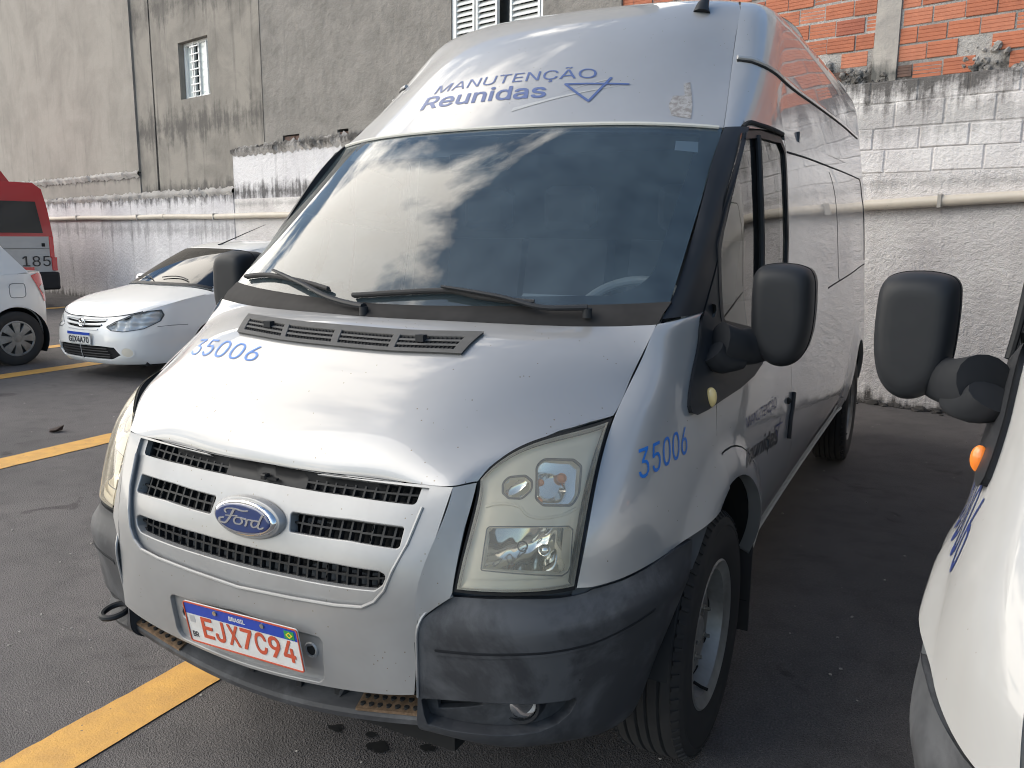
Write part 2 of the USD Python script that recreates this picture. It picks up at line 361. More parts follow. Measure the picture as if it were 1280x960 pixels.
glass('clear_lens', (.95, .95, .95), 1.45)

mat('lamp_bright', (.72, .72, .71), .25, .2)

mat('dash_grey', (.15, .165, .175), .7)
mat('wheel_grey', (.20, .21, .215), .5)

glass('car_lens', (.95, .95, .95), 1.22)

# ---------------------------------------------------------------- ground, markings, walls
def nodes_asphalt():
    nd = {'tc': ('texture_coordinate', {}), 'n1': ('noise_texture', {'scale': .55, 'detail': 5.0, 'roughness': .6}), 'n2': ('noise_texture', {'scale': 140.0, 'detail': 3.0}),
          'n3': ('noise_texture', {'scale': 5.0, 'detail': 6.0, 'roughness': .7}), 'v': ('voronoi_texture', {'scale': 210.0}), 'n4': ('noise_texture', {'scale': 26.0, 'detail': 3.0}),
          'r1': ('rgb_ramp', {'ramp': [(0, (.082, .075, .073)), (.42, (.100, .091, .088)), (.62, (.135, .121, .116)), (1, (.147, .132, .126))]}),
          'r2': ('rgb_ramp', {'ramp': [(0, (.45, .45, .45)), (.38, (.70, .70, .70)), (.6, (1.05, 1.05, 1.05)), (.75, (1.6, 1.58, 1.55)), (1, (2.4, 2.35, 2.3))]}),
          'r3': ('rgb_ramp', {'ramp': [(0, (.62, .62, .62)), (.38, (.80, .80, .80)), (.52, (1, 1, 1)), (1, (1.08, 1.07, 1.06))]}),
          'm1': ('mix_color', {'blend_type': 'multiply', 'fac': 1.0, 'use_clamp': False}), 'm2': ('mix_color', {'blend_type': 'multiply', 'fac': 1.0, 'use_clamp': False}),
          'ad': ('math', {'math_type': 'multiply_add', 'value2': .9}), 'n5': ('noise_texture', {'scale': 3.1, 'detail': 4.0, 'roughness': .55, 'distortion': 1.0}), 'r5': ('rgb_ramp', {'ramp': [(0, (1, 1, 1)), (.63, (1, 1, 1)), (.70, (.52, .50, .50)), (1, (.45, .44, .44))]}), 'm3': ('mix_color', {'blend_type': 'multiply', 'fac': 1.0, 'use_clamp': False}), 'b': ('bump', {'strength': .75, 'distance': .006}), 'p': ('principled_bsdf', {'roughness': .78, 'specular_ior_level': .4})}
    lk = [('tc.object', f'{k}.vector') for k in ('n1', 'n2', 'n3', 'v', 'n4')] + [('n1.fac', 'r1.fac'), ('n2.fac', 'r2.fac'), ('n3.fac', 'r3.fac'), ('r1.color', 'm1.a'), ('r2.color', 'm1.b'), ('m1.result', 'm2.a'), ('r3.color', 'm2.b'), ('m2.result', 'm3.a'), ('r5.color', 'm3.b'), ('n5.fac', 'r5.fac'), ('tc.object', 'n5.vector'), ('m3.result', 'p.base_color'),
          ('v.distance', 'ad.value1'), ('n2.fac', 'ad.value3'), ('ad.value', 'b.height'), ('b.normal', 'p.normal')]
    usdkit.material(stage, '/World/Looks/asphalt', nd, lk, surface='p.BSDF')
nodes_asphalt()
mat('stripe_yellow', (.62, .33, .065), .7, noise=(11, .14, (.50, .265, .06)), bump=(140, .004), speck=(24, .11, (.10, .085, .07)))
mat('oil', (.010, .010, .010), .35)
mat('leaf_dark', (.03, .015, .010), .8)
mat('soil', (.035, .032, .03), .95, noise=(30, .2, (.06, .055, .05)))
def wallmat(name, base, second, dark, bands=(), streak=.5, bump=(14, .012), fine=(90, .003), mott=1.3, rough=.9, dirt0=1.0):
    """render or limewash: mottled, with vertical run marks and dirt that clings along the given heights (z, half width, strength)"""
    nd = {'tc': ('texture_coordinate', {}), 'mp': ('mapping', {'scale': (2.6, 2.6, .22)}), 'ns': ('noise_texture', {'scale': 2.0, 'detail': 7.0, 'roughness': .68}), 'nm': ('noise_texture', {'scale': mott, 'detail': 8.0, 'roughness': .62, 'distortion': .5}),
          'nd': ('noise_texture', {'scale': 5.5, 'detail': 7.0, 'roughness': .72}), 'rm': ('rgb_ramp', {'ramp': [(0, second), (.36, second), (.58, base), (1, base)]}),
          'rs': ('rgb_ramp', {'ramp': [(0, (0, 0, 0)), (.54, (0, 0, 0)), (.74, (streak,) * 3), (1, (streak,) * 3)]}), 'mx': ('mix_color', {'b': dark}), 'sep': ('separate_xyz', {}),
          'p': ('principled_bsdf', {'roughness': rough, 'specular_ior_level': .25}), 'b1': ('noise_texture', {'scale': bump[0], 'detail': 5.0, 'roughness': .6}), 'b2': ('noise_texture', {'scale': fine[0], 'detail': 3.0}),
          'u1': ('bump', {'strength': .8, 'distance': bump[1]}), 'u2': ('bump', {'strength': .7, 'distance': fine[1]})}
    lk = [('tc.object', 'mp.vector'), ('mp.vector', 'ns.vector'), ('tc.object', 'nm.vector'), ('tc.object', 'nd.vector'), ('nm.fac', 'rm.fac'), ('ns.fac', 'rs.fac'), ('rm.color', 'mx.a'), ('rs.color', 'mx.fac'), ('tc.object', 'sep.vector'),
          ('tc.object', 'b1.vector'), ('tc.object', 'b2.vector'), ('b1.fac', 'u1.height'), ('u1.normal', 'u2.normal'), ('b2.fac', 'u2.height'), ('u2.normal', 'p.normal')]
    last = 'mx.result'
    for i, (z, w, st) in enumerate(bands):
        nd[f'd{i}'] = ('math', {'math_type': 'subtract', 'value2': z}); nd[f'a{i}'] = ('math', {'math_type': 'absolute'}); nd[f'k{i}'] = ('map_range', {'from_min': 0.0, 'from_max': w, 'to_min': .42, 'to_max': 0.0, 'clamp': True})
        nd[f's{i}'] = ('math', {'math_type': 'add'}); nd[f'q{i}'] = ('map_range', {'from_min': dirt0, 'from_max': dirt0 + .22, 'to_min': 0.0, 'to_max': st, 'clamp': True}); nd[f'x{i}'] = ('mix_color', {'b': dark})
        nd[f'h{i}'] = ('math', {'math_type': 'multiply_add', 'value2': .5})
        lk += [('sep.z', f'd{i}.value1'), (f'd{i}.value', f'a{i}.value1'), (f'a{i}.value', f'k{i}.value'), ('nd.fac', f'h{i}.value1'), ('ns.fac', f'h{i}.value3'), (f'k{i}.result', f's{i}.value1'), (f'h{i}.value', f's{i}.value2'), (f's{i}.value', f'q{i}.value'), (f'q{i}.result', f'x{i}.fac'), (last, f'x{i}.a')]
        nd[f'h{i}'][1]['value2'] = .6
        last = f'x{i}.result'
    lk.append((last, 'p.base_color'))
    usdkit.material(stage, '/World/Looks/' + name, nd, lk, surface='p.BSDF')
LIME, LIME2, GRIME = (.66, .625, .60), (.54, .505, .49), (.055, .05, .047)
wallmat('lime_render', LIME, LIME2, GRIME, bands=((0.0, .20, .95), (2.0, .10, .3)), streak=.12, bump=(20, .036), fine=(80, .008), mott=1.1)
wallmat('lime_block', LIME, LIME2, GRIME, bands=((2.92, .42, .9), (2.55, .3, .35)), streak=.5, bump=(30, .022), fine=(110, .006), mott=1.6, dirt0=.93)
wallmat('lime_low', (.62, .60, .60), (.50, .48, .49), (.09, .085, .085), bands=((2.92, .22, .8), (2.2, .35, .95), (1.55, .3, .4), (0, .3, .9)), streak=.45, bump=(17, .03), fine=(70, .006), mott=.8)
wallmat('mortar', (.40, .375, .35), (.24, .225, .21), (.05, .045, .04), bands=((2.93, .2, .9),), streak=.2, bump=(35, .03), fine=(120, .008))
wallmat('plaster_left', (.28, .257, .228), (.222, .203, .18), (.13, .12, .11), bands=((2.62, .2, .9), (2.2, .14, .6)), streak=.34, bump=(5, .012), fine=(60, .002), mott=.9)
wallmat('plaster_mid', (.24, .22, .193), (.162, .149, .132), (.075, .07, .065), bands=((3.45, .6, .8), (2.3, .3, .8), (5.6, .6, .7)), streak=.65, bump=(5, .014), fine=(60, .003), mott=1.3)
wallmat('plaster_right', (.215, .20, .182), (.168, .157, .143), (.10, .095, .09), bands=((2.95, .12, .8),), streak=.25, bump=(6, .045), fine=(50, .008), mott=2.2)
wallmat('concrete', (.36, .33, .295), (.27, .25, .23), (.07, .07, .065), bands=((2.95, .2, .9),), streak=.3, bump=(20, .01), fine=(120, .002), mott=3)
for i, c in enumerate([(.45, .155, .08), (.40, .135, .07), (.48, .18, .10), (.34, .11, .065)]):
    mat('clay_brick_%d' % i, c, .85, noise=(9, .25, (c[0] * .74, c[1] * .72, c[2] * .75)), bump=(90, .004))
mat('clay_brick_burnt', (.16, .085, .06), .9, noise=(14, .3, (.07, .055, .05)), bump=(80, .005))
mat('pipe_pvc', (.52, .46, .38), .45, noise=(5, .2, (.44, .39, .32)), speck=(30, .08, (.2, .18, .15)))
mat('alu_white', (.74, .74, .72), .4)
mat('window_dark', (.008, .010, .011), .15)
mat('window_pale', (.56, .60, .58), .25, coat=.4)
mat('rust_bar', (.30, .28, .25), .5)

def sheet(name, polys, z, m, parent='/World', **kw):
    V, F, k = [], [], 0
    for poly in polys:
        t = trimesh.creation.triangulate_polygon(poly if isinstance(poly, Polygon) else Polygon(poly), engine='earcut'); V.append(np.c_[t[0], np.full(len(t[0]), z)]); F.append(np.asarray(t[1]) + k); k += len(t[0])
    V, F = np.vstack(V), np.vstack(F); c = np.cross(V[F[:, 1]] - V[F[:, 0]], V[F[:, 2]] - V[F[:, 0]])[:, 2]; F[c < 0] = F[c < 0][:, ::-1]
    return emit(parent, name, (V, F, np.tile([0, 0, 1.0], (len(V), 1))), m, **kw)
sheet('ground', [[(-300, -300), (300, -300), (300, 300), (-300, 300)]], 0.0, 'asphalt', kind='structure')
rng = np.random.default_rng(5)
def ragged(x0, x1, y0, y1, step=.05, amp=.0022):
    ys = np.arange(y0, y1, step); return Polygon([(x0 + rng.normal(0, amp), y) for y in ys] + [(x1 + rng.normal(0, amp), y) for y in ys[::-1]])
for lab, a in (('worn yellow bay line running under the silver van', (-.845, -.640, -2.6, 5.2)), ('yellow bay line crossing the open bay beside the silver van', (-4.10, -3.85, -1.0, 6.6)),
               ('yellow bay line ending under the white sedan bumper', (-7.41, -7.15, 1.5, 7.5)), ('short yellow bay line between hatchback wheel and sedan', (-9.12, -8.90, 3.6, 8.2)), ('farthest yellow bay line, by the minibus', (-14.40, -14.15, 7.0, 9.7))):
    sheet('bay_line', [ragged(*a)], .004, 'stripe_yellow', label=lab, cat='road marking', group='yellow bay lines')
def blob(x, y, r, n=18, sx=1.0, sy=1.0, rough=.28): return Polygon([(x + sx * r * (1 + rng.normal(0, rough)) * math.cos(t), y + sy * r * (1 + rng.normal(0, rough)) * math.sin(t)) for t in np.linspace(0, 2 * np.pi, n, endpoint=False)]).buffer(.006).buffer(-.004)
for lab, spots in (('black oil spot under the silver van, left of the larger one', [(*PT['oil'][0], .017)]), ('largest black oil spot under the silver van bumper', [(*PT['oil'][1], .022), (*PT['oil'][2], .012)]), ('small black oil spot below the bumper seam', [(*PT['oil'][3], .016)])):
    sheet('oil_spot', [blob(u, v, r, sx=1.3) for u, v, r in spots], .003, 'oil', label=lab, cat='oil spot', group='oil spots under the silver van')
gs = []
for i in range(520):
    y = -1.2 + 9 * rng.random() ** 1.6; x = rng.uniform(-6, 3.2) if y > 1 else rng.uniform(-2.2, 2.6); h = rng.uniform(.0018, .0055)
    c = trimesh.creation.icosphere(0, 1.0); c.vertices = c.vertices * (1 + rng.normal(0, .2, (len(c.vertices), 1))) * [h * 1.3, h, h * .8] + [x, y, h * .4]; gs.append(c)
emit('/World', 'grit', [trimesh.util.concatenate(gs)], 'concrete', False, label='loose pale grit scattered over the asphalt', cat='grit', kind='stuff')
lx, ly = PT['leaf']
emit('/World', 'fallen_leaf', trimesh.convex.convex_hull(np.array([(lx + rng.normal(0, .045), ly + rng.normal(0, .035), abs(rng.normal(.02, .02))) for _ in range(14)])), 'leaf_dark', False, label='small dark curled leaf lying on the open asphalt bay', cat='leaf')

# --- walls stand in one line: local x along it (to the right), local y away from the yard
WA = np.array([1.33, 6.85]); WRZ = math.atan2(-.245, 1)
def wall_thing(name, label, cat, group=None): return thing(name, label, cat, (WA[0], WA[1], 0), WRZ, group)
def holed(outer, holes, y0, y1):
    p = Polygon(outer)
    for h in holes: p = p.difference(Polygon(h))
    m = extrude(p, abs(y1 - y0)); v = m.vertices; m.vertices = np.stack([v[:, 0], y0 + v[:, 2], v[:, 1]], 1); m.invert(); return m
bw = wall_thing('boundary_wall', 'limewashed boundary wall with rough render below and bare blocks on top', 'wall')
emit(bw, 'rendered_base', [bx((-11.42, .0, -.2), (9, .22, 2.085))], 'lime_render')
emit(bw, 'block_core', [bx((-11.41, .0055, 2.085), (9, .21, 2.885))], 'lime_block')
emit(bw, 'rendered_base', [bx((-30, -.012, -.2), (-11.42, .22, 2.20))], 'lime_low')
s0 = -3.1
for r, (z0, z1) in enumerate(((2.093, 2.290), (2.298, 2.476), (2.484, 2.695), (2.703, 2.885))):
    x = -3.6 + (.19 if r % 2 else 0) + rng.normal(0, .03)
    while x < 2.6:
        w = .385 + rng.normal(0, .006); f = -.004 + rng.normal(0, .0035); dz = rng.normal(0, .003)
        b = bx((x, f, z0 + dz), (x + w, .05, z1 + dz), .009); emit(bw, 'block', b, 'lime_block'); x += w + .008 + abs(rng.normal(0, .002))
emit(bw, 'block_field', [bx((-11.40, .004, 2.09), (-3.62, .05, 2.885)), bx((2.99, .0, 2.09), (9, .05, 2.885))], 'lime_low')
# ragged dirt where the wall meets the asphalt
cl = []
for i in range(900):
    s_ = rng.uniform(-3.5, 4); h = abs(rng.normal(0, .013)) + .005; c = trimesh.creation.icosphere(1, 1.0); c.vertices = c.vertices * (1 + rng.normal(0, .18, (len(c.vertices), 1))) * [h * 1.5, h, h * .8] + [s_, -abs(rng.normal(0, .05)), h * .3]; cl.append(c)
so = wall_thing('soil', 'dark crumbs of soil along the foot of the limewashed wall', 'soil'); stage.GetPrimAtPath(so).SetCustomDataByKey('kind', 'stuff'); emit(so, 'crumbs', [trimesh.util.concatenate(cl)], 'soil', kind='stuff')
# drain pipe along the wall
pz = lambda s: 1.80 + .0 * s + np.where(np.asarray(s) > -1, (np.asarray(s) + 1) * .036, 0) + .006 * np.sin(np.asarray(s) * 1.7)
ss = np.linspace(-29, 6, 120); pp = wall_thing('drain_pipe', 'cream plastic pipe running along the limewashed wall', 'pipe')
emit(pp, 'pipe_run', [tube(np.stack([ss, -.055 + .004 * np.sin(ss * 2.3), pz(ss)], 1), .046, 16)], 'pipe_pvc')
for s_ in np.arange(-27, 6, 3.0): emit(pp, 'pipe_clip', [bx((s_, -.108, float(pz(s_)) - .055), (s_ + .03, .0, float(pz(s_)) + .055))], 'rust_bar'); 
for s_ in (-14.0, -6.2, 1.9): emit(pp, 'pipe_socket', [tube([(s_, -.055, float(pz(s_))), (s_ + .12, -.055, float(pz(s_ + .12)))], .054, 16)], 'pipe_pvc')
# --- hollow clay brick wall with its concrete column
br = wall_thing('brick_wall', 'unplastered orange hollow-brick wall above the blocks', 'wall')
emit(br, 'mortar_bed', [bx((-3.55, .060, 2.86), (6, .3, 5.2))], 'mortar')
emit(br, 'concrete_column', [hull([(x, y, z) for x, z in ((-.685, 2.88), (-.475, 2.88), (-.668, 5.2), (-.478, 5.2)) for y in (.035, .2)])], 'concrete')
def brick(w, h, ribs=4, d=.09):
    """face with horizontal grooves, as these bricks have"""
    z = [0]; y = [.004]
    for k in range(ribs):
        a, b = h * k / ribs, h * (k + 1) / ribs
        z += [a + .004, b - .004, b]; y += [0, 0, .0045]
    y[-1] = .004
    pr = [(yy, zz) for yy, zz in zip(y, z)] + [(d, h), (d, 0)]
    p = extrude(Polygon(pr).buffer(0), w); v = p.vertices; p.vertices = np.stack([v[:, 2], v[:, 0], v[:, 1]], 1)
    if p.volume < 0: p.invert()
    return p
ROWS = [2.897 + .1475 * i for i in range(9)]
gone = [(.22, 2.98, .17), (-.85, 2.93, .12), (-1.12, 3.05, .09)]
for r, z0 in enumerate(ROWS):
    for a, b in ((-3.5, -.69), (-.468, 2.8)):
        x = a + (.0 if r % 2 else -.12) + rng.normal(0, .012)
        while x < b - .03:
            w = .237 + rng.normal(0, .007); x0, x1 = max(x, a), min(x + w, b); h = .128 + rng.normal(0, .0025)
            if x1 - x0 > .05 and not any(math.hypot((x0 + x1) / 2 - gx, z0 + .06 - gz) < gr for gx, gz, gr in gone):
                low = r == 0 and rng.random() < .6
                m = brick(x1 - x0, h - (.03 if low else 0)); m.apply_translation((0, 0, .02 if low else 0)); m.apply_transform(trimesh.transformations.rotation_matrix(rng.normal(0, .006), [0, 1, 0])); m.apply_translation((x0, .052 + rng.normal(0, .004), z0 + rng.normal(0, .0025)))
                emit(br, 'brick', m, 'clay_brick_burnt' if low else 'clay_brick_%d' % rng.choice(4, p=[.4, .28, .22, .1]), False)
            x = x1 + .010 + abs(rng.normal(0, .004)) if x1 < b else b
lumps = []
for gx, gz, gr in gone + [(-.95, 2.90, .1), (-.8, 2.90, .06), (.5, 2.885, .05), (-.6, 2.89, .07)]:
    for _ in range(26):
        h = rng.uniform(.008, .035); c = trimesh.creation.icosphere(1, 1.0); c.vertices = c.vertices * (1 + rng.normal(0, .2, (len(c.vertices), 1))) * h + [gx + rng.normal(0, gr * .5), rng.uniform(.03, .075), max(2.885, gz + rng.normal(0, gr * .35))]; lumps.append(c)
emit(br, 'broken_mortar', [trimesh.util.concatenate(lumps)], 'mortar', False, kind='stuff')
# --- plastered building
bd = wall_thing('building', 'grey plastered building with a barred window above the boundary wall', 'building')
W1 = (-13.24, -12.07, 3.915, 4.905); W2 = (-6.03, -4.50, 3.72, 5.2)
rc = lambda a, b, c, d: [(a, c), (b, c), (b, d), (a, d)]
emit(bd, 'plaster_panel', holed([(-30, 2.67), (-15.3, 2.68), (-14.93, 2.70), (-14.93, 9.5), (-30, 9.5)], [], -.010, .5), 'plaster_left')
emit(bd, 'ledge', holed([(-30, 2.18), (-14.95, 2.21), (-14.95, 2.685), (-30, 2.672)], [], .012, .5), 'plaster_left')
emit(bd, 'plaster_panel', holed([(-14.93, 2.19), (-14.25, 2.21), (-14.22, 3.5), (-14.20, 9.5), (-14.93, 9.5)], [], .03, .5), 'plaster_mid')
emit(bd, 'plaster_panel', holed([(-14.14, 2.20), (-11.44, 2.24), (-11.44, 2.84), (-10.43, 2.97), (-10.46, 9.5), (-14.14, 9.5)], [rc(*W1)], .02, .5), 'plaster_mid')
emit(bd, 'plaster_panel', holed([(-10.425, 2.88), (-3.40, 2.88), (-3.40, 9.5), (-10.45, 9.5)], [rc(*W2), rc(-9.9, -9.45, 2.97, 3.06), rc(-8.47, -8.2, 2.94, 3.05)], .028, .5), 'plaster_right')
emit(bd, 'wall_core', [bx((-29.9, .3, 2.0), (-13.3, .6, 9.4)), bx((-12.0, .3, 2.0), (-6.1, .6, 9.4)), bx((-4.45, .3, 2.6), (-3.45, .6, 9.4)), bx((-13.4, .3, 2.0), (-11.9, .6, 3.9)), bx((-13.4, .3, 4.91), (-11.9, .6, 9.4)), bx((-6.2, .3, 2.6), (-4.4, .6, 3.7))], 'mortar')
for a_, b_, c_ in ((-9.9, -9.62, 2.975), (-9.60, -9.47, 2.97), (-8.46, -8.22, 2.945)): emit(bd, 'exposed_brick', [bx((a_, .06, c_), (b_, .2, c_ + .07))], 'clay_brick_burnt')
def crest(s0, s1, z0, z1, n, seed):
    r_ = np.random.default_rng(seed); x = np.linspace(s0, s1, n); zt = np.interp(x, [s0, s1], [z0, z1]); f = np.abs(r_.normal(.03, .014, n)); g = r_.normal(.03, .02, n)
    V, F = [], []
    for i in range(n): V += [(x[i], .03, zt[i] + .04 + g[i]), (x[i], -f[i], zt[i] + .012), (x[i], -f[i] * 1.2, zt[i] - .03), (x[i], .0, zt[i] - .07 - abs(g[i]))]
    for i in range(n - 1):
        for j in range(3): F += [[4 * i + j, 4 * i + 4 + j, 4 * i + 5 + j], [4 * i + j, 4 * i + 5 + j, 4 * i + 1 + j]]
    m = trimesh.Trimesh(V, F, process=False); m.invert(); return m
emit(bw, 'coping', [crest(-29, -11.43, 2.17, 2.245, 260, 1), crest(-11.42, -3.2, 2.90, 2.93, 160, 2)], 'mortar')
emit(bd, 'drip_edge', [crest(-29, -14.94, 2.66, 2.69, 200, 3)], 'mortar')
def fr_(s0, s1, z0, z1, y, w, d): return [bx((s0, y, z0), (s1, y + d, z0 + w)), bx((s0, y, z1 - w), (s1, y + d, z1)), bx((s0, y, z0 + w), (s0 + w, y + d, z1 - w)), bx((s1 - w, y, z0 + w), (s1, y + d, z1 - w))]
wn = emit(bd, 'window', fr_(W1[0] + .12, W1[1] - .02, W1[2], W1[3], .13, .05, .06), 'alu_white')
emit(wn, 'pane', [bx((-13.08, .18, 3.93), (-12.79, .19, 4.89))], 'window_pale'); emit(wn, 'pane', [bx((-12.79, .2, 3.93), (-12.60, .21, 4.89))], 'window_dark'); emit(wn, 'pane', [bx((-12.60, .15, 3.93), (-12.10, .165, 4.89))], 'window_pale')
emit(wn, 'mullion', [bx((-12.84, .12, 3.94), (-12.80, .17, 4.88))], 'alu_white'); emit(wn, 'mullion', [bx((-12.60, .12, 3.94), (-12.56, .15, 4.88))], 'alu_white'); emit(wn, 'mullion', [bx((-12.33, .12, 3.94), (-12.30, .15, 4.88))], 'alu_white')
for z in np.linspace(4.02, 4.80, 7): emit(wn, 'bar', [bx((-12.84, .085, z), (-12.54, .10, z + .018))], 'alu_white')
emit(wn, 'bar', [bx((-12.72, .09, 3.93), (-12.70, .105, 4.89))], 'alu_white')
emit(bd, 'reveal', [bx((W1[0], .02, W1[2]), (W1[0] + .12, .3, W1[3]))], 'plaster_mid')
wn = emit(bd, 'shuttered_window', fr_(W2[0], W2[1], W2[2], W2[3], .05, .05, .10), 'alu_white', label='white louvred shutter window with one dark open leaf')
for a, b in ((-5.98, -5.63), (-5.60, -5.24), (-5.03, -4.56)):
    emit(wn, 'stile', [bx((a, .04, 3.76), (a + .03, .09, 5.15))], 'alu_white'); emit(wn, 'stile', [bx((b - .03, .04, 3.76), (b, .09, 5.15))], 'alu_white')
    for z in np.arange(3.78, 5.1, .068): emit(wn, 'slat', hull([(x, y, zz) for x in (a + .03, b - .03) for y, zz in ((.045, z), (.05, z - .008), (.10, z + .062), (.105, z + .054))]), 'alu_white', False)
emit(wn, 'opening', [bx((-5.99, .16, 3.75), (-4.54, .17, 5.18))], 'window_dark')

# ---------------------------------------------------------------- the van's body surfaces (metres; x to its left side, y to its rear, front bumper at y = 0)
HUBF, HUBR, WZ = 0.935, 4.674, 0.365
def flare(q):
    q = q.copy()
    for hy in (HUBF, HUBR):
        d = np.hypot(q[:, 1] - hy, q[:, 2] - .375); w = np.clip((.585 - d) / .115, 0, 1); w = w * w * (3 - 2 * w)
        q[:, 0] += .026 * w * np.clip((q[:, 0] - .70) / .15, 0, 1)
    return q
HOOD = Patch([
 [(0,.105,.957),(.2,.112,.959),(.38,.128,.962),(.525,.142,.967),(.565,.177,.973),(.64,.235,.965)],
 [(0,.122,1.0),(.2,.130,1.002),(.38,.147,1.005),(.525,.185,1.012),(.604,.233,1.027),(.69,.29,1.02)],
 [(0,.172,1.058),(.2,.180,1.061),(.39,.203,1.064),(.548,.262,1.066),(.654,.309,1.058),(.735,.37,1.043)],
 [(0,.262,1.135),(.21,.272,1.139),(.40,.300,1.144),(.575,.368,1.135),(.69,.43,1.111),(.771,.484,1.091)],
 [(0,.372,1.205),(.21,.383,1.210),(.40,.413,1.215),(.59,.475,1.200),(.70,.535,1.178),(.772,.588,1.159)],
 [(0,.460,1.250),(.21,.473,1.254),(.41,.510,1.252),(.605,.575,1.238),(.71,.625,1.224),(.776,.660,1.215)],
 [(0,.565,1.281),(.21,.585,1.281),(.42,.63,1.279),(.62,.693,1.279),(.715,.722,1.284),(.787,.744,1.29)]], sym=True)
_fr = [
 [(0,.098,.955),(.2,.104,.957),(.38,.122,.962),(.525,.142,.966)],
 [(0,.068,.90),(.2,.074,.90),(.38,.09,.908),(.518,.117,.915)],
 [(0,.045,.85),(.2,.05,.85),(.38,.066,.858),(.51,.094,.863)],
 [(0,.022,.78),(.2,.026,.785),(.38,.04,.80),(.498,.072,.81)],
 [(0,.010,.72),(.2,.014,.725),(.38,.028,.74),(.487,.055,.756)],
 [(0,.005,.65),(.2,.009,.655),(.38,.024,.68),(.487,.052,.695)],
 [(0,.010,.55),(.2,.013,.555),(.38,.026,.565),(.484,.05,.569)],
 [(0,.022,.455),(.2,.025,.465),(.38,.034,.485),(.479,.049,.502)]]
FRONT = Patch(_fr, sym=True)
RECESS = Patch(np.array(_fr) + [0, .016, 0], sym=True)
PLATEIN = Patch(np.array(_fr) + [0, .012, 0], sym=True)
FACET = Patch([
 [(.525,.142,.966),(.546,.158,.970),(.567,.175,.974)],
 [(.51,.094,.863),(.536,.112,.862),(.5625,.130,.86)],
 [(.487,.055,.756),(.52,.073,.751),(.555,.090,.746)],
 [(.487,.052,.66),(.52,.068,.66),(.55,.082,.66)]])
LAMP = Patch([
 [(.555,.09,.746),(.635,.115,.745),(.72,.165,.743),(.785,.24,.741)],
 [(.560,.115,.82),(.64,.145,.83),(.73,.200,.84),(.786,.275,.845)],
 [(.565,.15,.90),(.645,.185,.925),(.73,.245,.945),(.786,.325,.955)],
 [(.565,.177,.973),(.625,.245,1.045),(.70,.345,1.074),(.771,.484,1.091)]])
def hoodedge(y):
    v = np.linspace(.3, 1, 400); q = HOOD.P(np.stack([np.ones(400), v], 1)); return tuple(q[np.argmin(np.abs(q[:, 1] - y))])
_g = np.array([[u, v] for v in np.linspace(0, 1, 6) for u in np.linspace(0, 1, 6)]); _p, _n = LAMP.pn(_g)
LAMPIN = Patch((_p - _n * .020).reshape(6, 6, 3))
FEND = Patch([
 [(.785,.215,.70),(.825,.262,.70),(0.8380,0.2823,0.7000),(.875,.34,.70),(.925,.45,.70),(.948,.66,.70),(.950,1.0,.70),(.95,1.5,.70)],
 [(.785,.24,.742),(.828,.288,.745),(0.8415,0.3080,0.7468),(.880,.365,.752),(.924,.47,.762),(.945,.66,.772),(.948,1.0,.78),(.950,1.5,.78)],
 [(.787,.275,.845),(.833,.325,.85),(0.8447,0.3458,0.8526),(.878,.405,.86),(.910,.51,.87),(.930,.69,.88),(.940,1.0,.89),(.946,1.5,.89)],
 [(.786,.335,.96),(.829,.392,.965),(0.8386,0.4136,0.9689),(.866,.475,.98),(.888,.575,.99),(.905,.74,1.0),(.920,1.0,1.01),(.931,1.5,1.01)],
 [(.771,.484,1.091),(.806,.525,1.10),(0.8138,0.5406,1.1026),(.836,.585,1.11),(.856,.66,1.115),(.874,.78,1.12),(.894,1.0,1.125),(.913,1.5,1.125)],
 [hoodedge(.60),(.802,.632,1.165),(0.8085,0.6432,1.1676),(.827,.675,1.175),(.845,.74,1.18),(.862,.84,1.185),(.881,1.0,1.19),(.904,1.5,1.19)],
 [hoodedge(.68),(.804,.705,1.235),(0.8092,0.7141,1.2363),(.824,.74,1.24),(.839,.79,1.245),(.853,.86,1.25),(.869,1.0,1.25),(.894,1.5,1.25)],
 [(.787,.744,1.29),(.806,.775,1.293),(0.8102,0.7854,1.2940),(.822,.815,1.297),(.834,.865,1.302),(.845,.95,1.307),(.858,1.02,1.31),(.886,1.5,1.312)]], post=flare, sm=.002)
_ys = [.6, 1.0, 1.5, 2.05, 3.2, 4.4, 5.2, 5.5, 5.62]
_sd = [(.45,[.90,.905,.905,.90,.90,.90,.89,.85,.75]),(.52,[.94,.935,.93,.925,.922,.92,.91,.87,.77]),(.64,[.95,.952,.952,.948,.945,.942,.93,.89,.79]),
 (.85,[.935,.944,.948,.946,.943,.94,.93,.89,.79]),(1.0,[.893,.922,.932,.932,.93,.927,.917,.88,.78]),(1.15,[.845,.888,.910,.920,.92,.916,.905,.868,.77]),
 (1.3,[.80,.858,.887,.902,.904,.902,.892,.855,.755]),(1.6,[.77,.825,.862,.880,.882,.88,.868,.83,.73]),(1.9,[.735,.786,.823,.848,.849,.842,.828,.787,.69])]
SIDE = Patch([[(x, y, z + max(0, y - 2.05) * .029 * (z - .5) / 1.4) for x, y in zip(xs, _ys)] for z, xs in _sd], post=flare)
